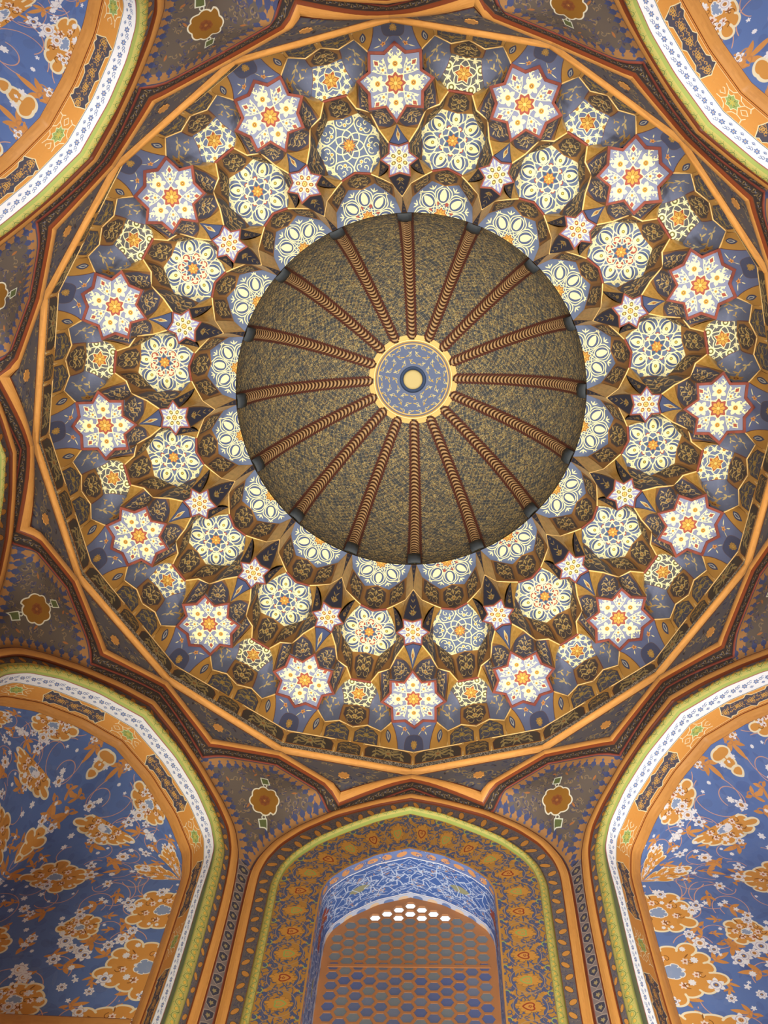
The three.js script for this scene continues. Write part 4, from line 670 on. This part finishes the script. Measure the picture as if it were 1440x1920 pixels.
{
  const b0 = V(2.57, 0, 12.75), t0r = 5 * D2R, t1r = 74 * D2R, n = 252;
  const g = group('dome_rib', { label: `twisted gold and brown rope rib inside the dome, at ${clock(0)}`, category: 'rib', group: 'rope ribs of the inner dome' }, [b0.x, b0.y, b0.z]);
  const rows = [], col = [], gold = new THREE.Color('#d0a878'), dark = new THREE.Color('#3c1e10');
  const at = (t, x, out) => { const [r, h] = domeAt(t), nr = 2.9 * Math.cos(t), nh = 2.6 * Math.sin(t), L = Math.hypot(nr, nh); return new THREE.Vector3(x, h - out * nh / L + EYE, -(r - out * nr / L)).sub(b0); };
  for (let i = 0; i <= n; i++) {
    const t = lerp(t0r, t1r, i / n), w = lerp(0.08, 0.056, i / n), row = [];
    for (let j = 0; j <= 8; j++) { const a = lerp(-1, 1, j / 8) * PI / 2, ph = i / 252 * 42 * 2 * PI - Math.cos(a) * 1.6 + a * 0.9, q = 0.5 + 0.5 * Math.cos(ph), R = w * (0.86 + 0.14 * q); row.push(at(t, Math.sin(a) * R, Math.cos(a) * R * 0.8 + 0.012)); const c = dark.clone().lerp(gold, smooth(0.4, 0.72, q)); col.push(c.r, c.g, c.b); }
    rows.push(row);
  }
  const geo = gridGeo(rows); geo.setAttribute('color', new THREE.Float32BufferAttribute(col, 3));
  mesh('rope', geo, new THREE.MeshStandardMaterial({ vertexColors: true, roughness: 0.5, side: THREE.DoubleSide }), g);
  const edge = []; for (let i = 0; i <= 120; i++) { const t = lerp(3 * D2R, t1r, i / 120), w = lerp(0.11, 0.078, i / 120) + (i % 2 ? 0.025 : 0); edge.push([at(t, -w, 0.006), at(t, -w * 0.6, 0.016), at(t, w * 0.6, 0.016), at(t, w, 0.006)]); }
  mesh('red_backing', gridGeo(edge), plaster({ color: '#56291d' }), g);
  const foot = []; for (const [t, w, o] of [[1.5, 0.1, 0.02], [1.6, 0.1, 0.1], [5.5, 0.1, 0.11], [5.6, 0.1, 0.02]]) foot.push([at(t * D2R, -w, 0.01), at(t * D2R, -w, o), at(t * D2R, -w * 0.3, o + 0.015), at(t * D2R, w * 0.3, o + 0.015), at(t * D2R, w, o), at(t * D2R, w, 0.01)]);
  mesh('foot', gridGeo(foot), plaster({ color: '#343a40' }), g);
  for (let k = 1; k < 16; k++) { const p = V(2.57, k * STEP, 12.75); copyOf(g, 'dome_rib', { label: `twisted gold and brown rope rib inside the dome, at ${clock(k)}` }, [p.x, p.y, p.z], -k * STEP * D2R); }
}
{
  const h = 15.5, g = group('dome_medallion', { label: 'round gilded medallion with blue field and cream boss at the crown of the dome', category: 'medallion' }, [0, h + EYE, 0]);
  const circ = (r, n = 64) => Array.from({ length: n }, (_, i) => [r * Math.cos(i * 2 * PI / n), r * Math.sin(i * 2 * PI / n)]);
  mesh('painted_field', plate(circ(0.7), 0.03, 1.4, circ(0.235), 0), M.medal, g);
  mesh('gold_ring', new THREE.TorusGeometry(0.69, 0.038, 10, 80).rotateX(PI / 2), M.lip, g);
  mesh('gold_ring', new THREE.TorusGeometry(0.625, 0.013, 8, 80).rotateX(PI / 2), M.lip, g);
  mesh('recess', new THREE.LatheGeometry([[0.24, 0], [0.235, 0.03], [0.21, 0.1], [0.02, 0.16]].map((p) => new THREE.Vector2(...p)), 48), plaster({ color: '#46587c' }), g);
  mesh('boss', new THREE.LatheGeometry([[0.001, -0.05], [0.12, -0.048], [0.155, -0.035], [0.17, -0.01], [0.172, 0.03], [0.15, 0.16]].map((p) => new THREE.Vector2(...p)), 48), plaster({ color: '#dcc88a' }), g);
  for (let k = 0; k < 16; k++) {
    const s = new THREE.Shape(); s.moveTo(-0.115, 0.7); s.quadraticCurveTo(-0.1, 0.75, -0.055, 0.8); s.quadraticCurveTo(-0.015, 0.84, 0, 0.93); s.quadraticCurveTo(0.015, 0.84, 0.055, 0.8); s.quadraticCurveTo(0.1, 0.75, 0.115, 0.7); s.closePath();
    const p = mesh('petal', new THREE.ExtrudeGeometry(s, { depth: 0.025, bevelEnabled: false }).rotateX(-PI / 2), k ? g.children[5].material : new THREE.MeshStandardMaterial({ color: '#d2ab5c', roughness: 0.5, metalness: 0.2 }), g); p.rotation.y = -(k + 0.5) * STEP * D2R; p.position.y = -0.035;
  }
}

// ------------------------------------------------------------------ lamps added on the floor, out of view, to light the vault
ADDED_FLOODS.forEach(([x, z, s, power, c, tx, tz], i) => {
  const g = group('added_floodlight', { label: 'square panel lamp added out of view, facing up from the floor below the latticed window', category: 'added_floodlight' }, [x, 0, z]);
  const up = new THREE.Vector3(tx, 1, tz).normalize(), q = new THREE.Quaternion().setFromUnitVectors(new THREE.Vector3(0, 0, 1), up);
  const col = new THREE.Color(...c);
  const head = mesh('housing', new THREE.BoxGeometry(s + 0.08, s + 0.08, 0.1), plaster({ color: '#2c2c2e' }), g); head.position.set(0, 0.5, 0); head.quaternion.copy(q);
  const face = mesh('lens', new THREE.BoxGeometry(s, s, 0.02), new THREE.MeshStandardMaterial({ color: '#ffffff', emissive: col, emissiveIntensity: 1.5 }), head); face.position.z = 0.055;
  mesh('base', new THREE.BoxGeometry(s * 0.6, 0.06, s * 0.6).translate(0, 0.03, 0), plaster({ color: '#2c2c2e' }), g);
  mesh('post', new THREE.CylinderGeometry(0.04, 0.05, 0.44, 12).translate(0, 0.26, 0), plaster({ color: '#2c2c2e' }), g);
  const L = new THREE.RectAreaLight(col, power, s, s); L.position.set(x, 0.5, z).addScaledVector(up, 0.08); L.lookAt(L.position.clone().add(up)); scene.add(L);
});

ADDED_SPOTS.forEach(([x, z, ax, ah, az, power, cone, tint, what]) => {  // added spots, out of view, brightening muqarnas, niches and window
  const g = group('spotlight', { label: `small round floor lamp added out of view, lighting ${what}`, category: 'spotlight' }, [x, 0, z]);
  const aim = new THREE.Vector3(ax, EYE + ah, az), from = new THREE.Vector3(x, 0.34, z), dir = aim.clone().sub(from).normalize(), q = new THREE.Quaternion().setFromUnitVectors(new THREE.Vector3(0, 1, 0), dir);
  const black = plaster({ color: '#2c2c2e' });
  mesh('base', new THREE.CylinderGeometry(0.16, 0.18, 0.04, 24).translate(0, 0.02, 0), black, g);
  mesh('post', new THREE.CylinderGeometry(0.025, 0.025, 0.2, 10).translate(0, 0.13, 0), black, g);
  const can = mesh('housing', new THREE.CylinderGeometry(0.13, 0.09, 0.2, 24), black, g); can.position.set(0, 0.26, 0); can.quaternion.copy(q);
  const glass = mesh('lens', new THREE.CylinderGeometry(0.11, 0.11, 0.01, 24), new THREE.MeshStandardMaterial({ color: '#ffffff', emissive: new THREE.Color(...tint), emissiveIntensity: 1.5 }), can); glass.position.y = 0.1;
  const L = new THREE.SpotLight(new THREE.Color(...tint), power, 0, cone, 0.45, 2); L.position.copy(from).addScaledVector(dir, 0.1); L.target.position.copy(aim); L.castShadow = true; L.shadow.mapSize.set(2048, 2048); L.shadow.radius = 5; scene.add(L, L.target);
});

renderer.render(scene, camera);
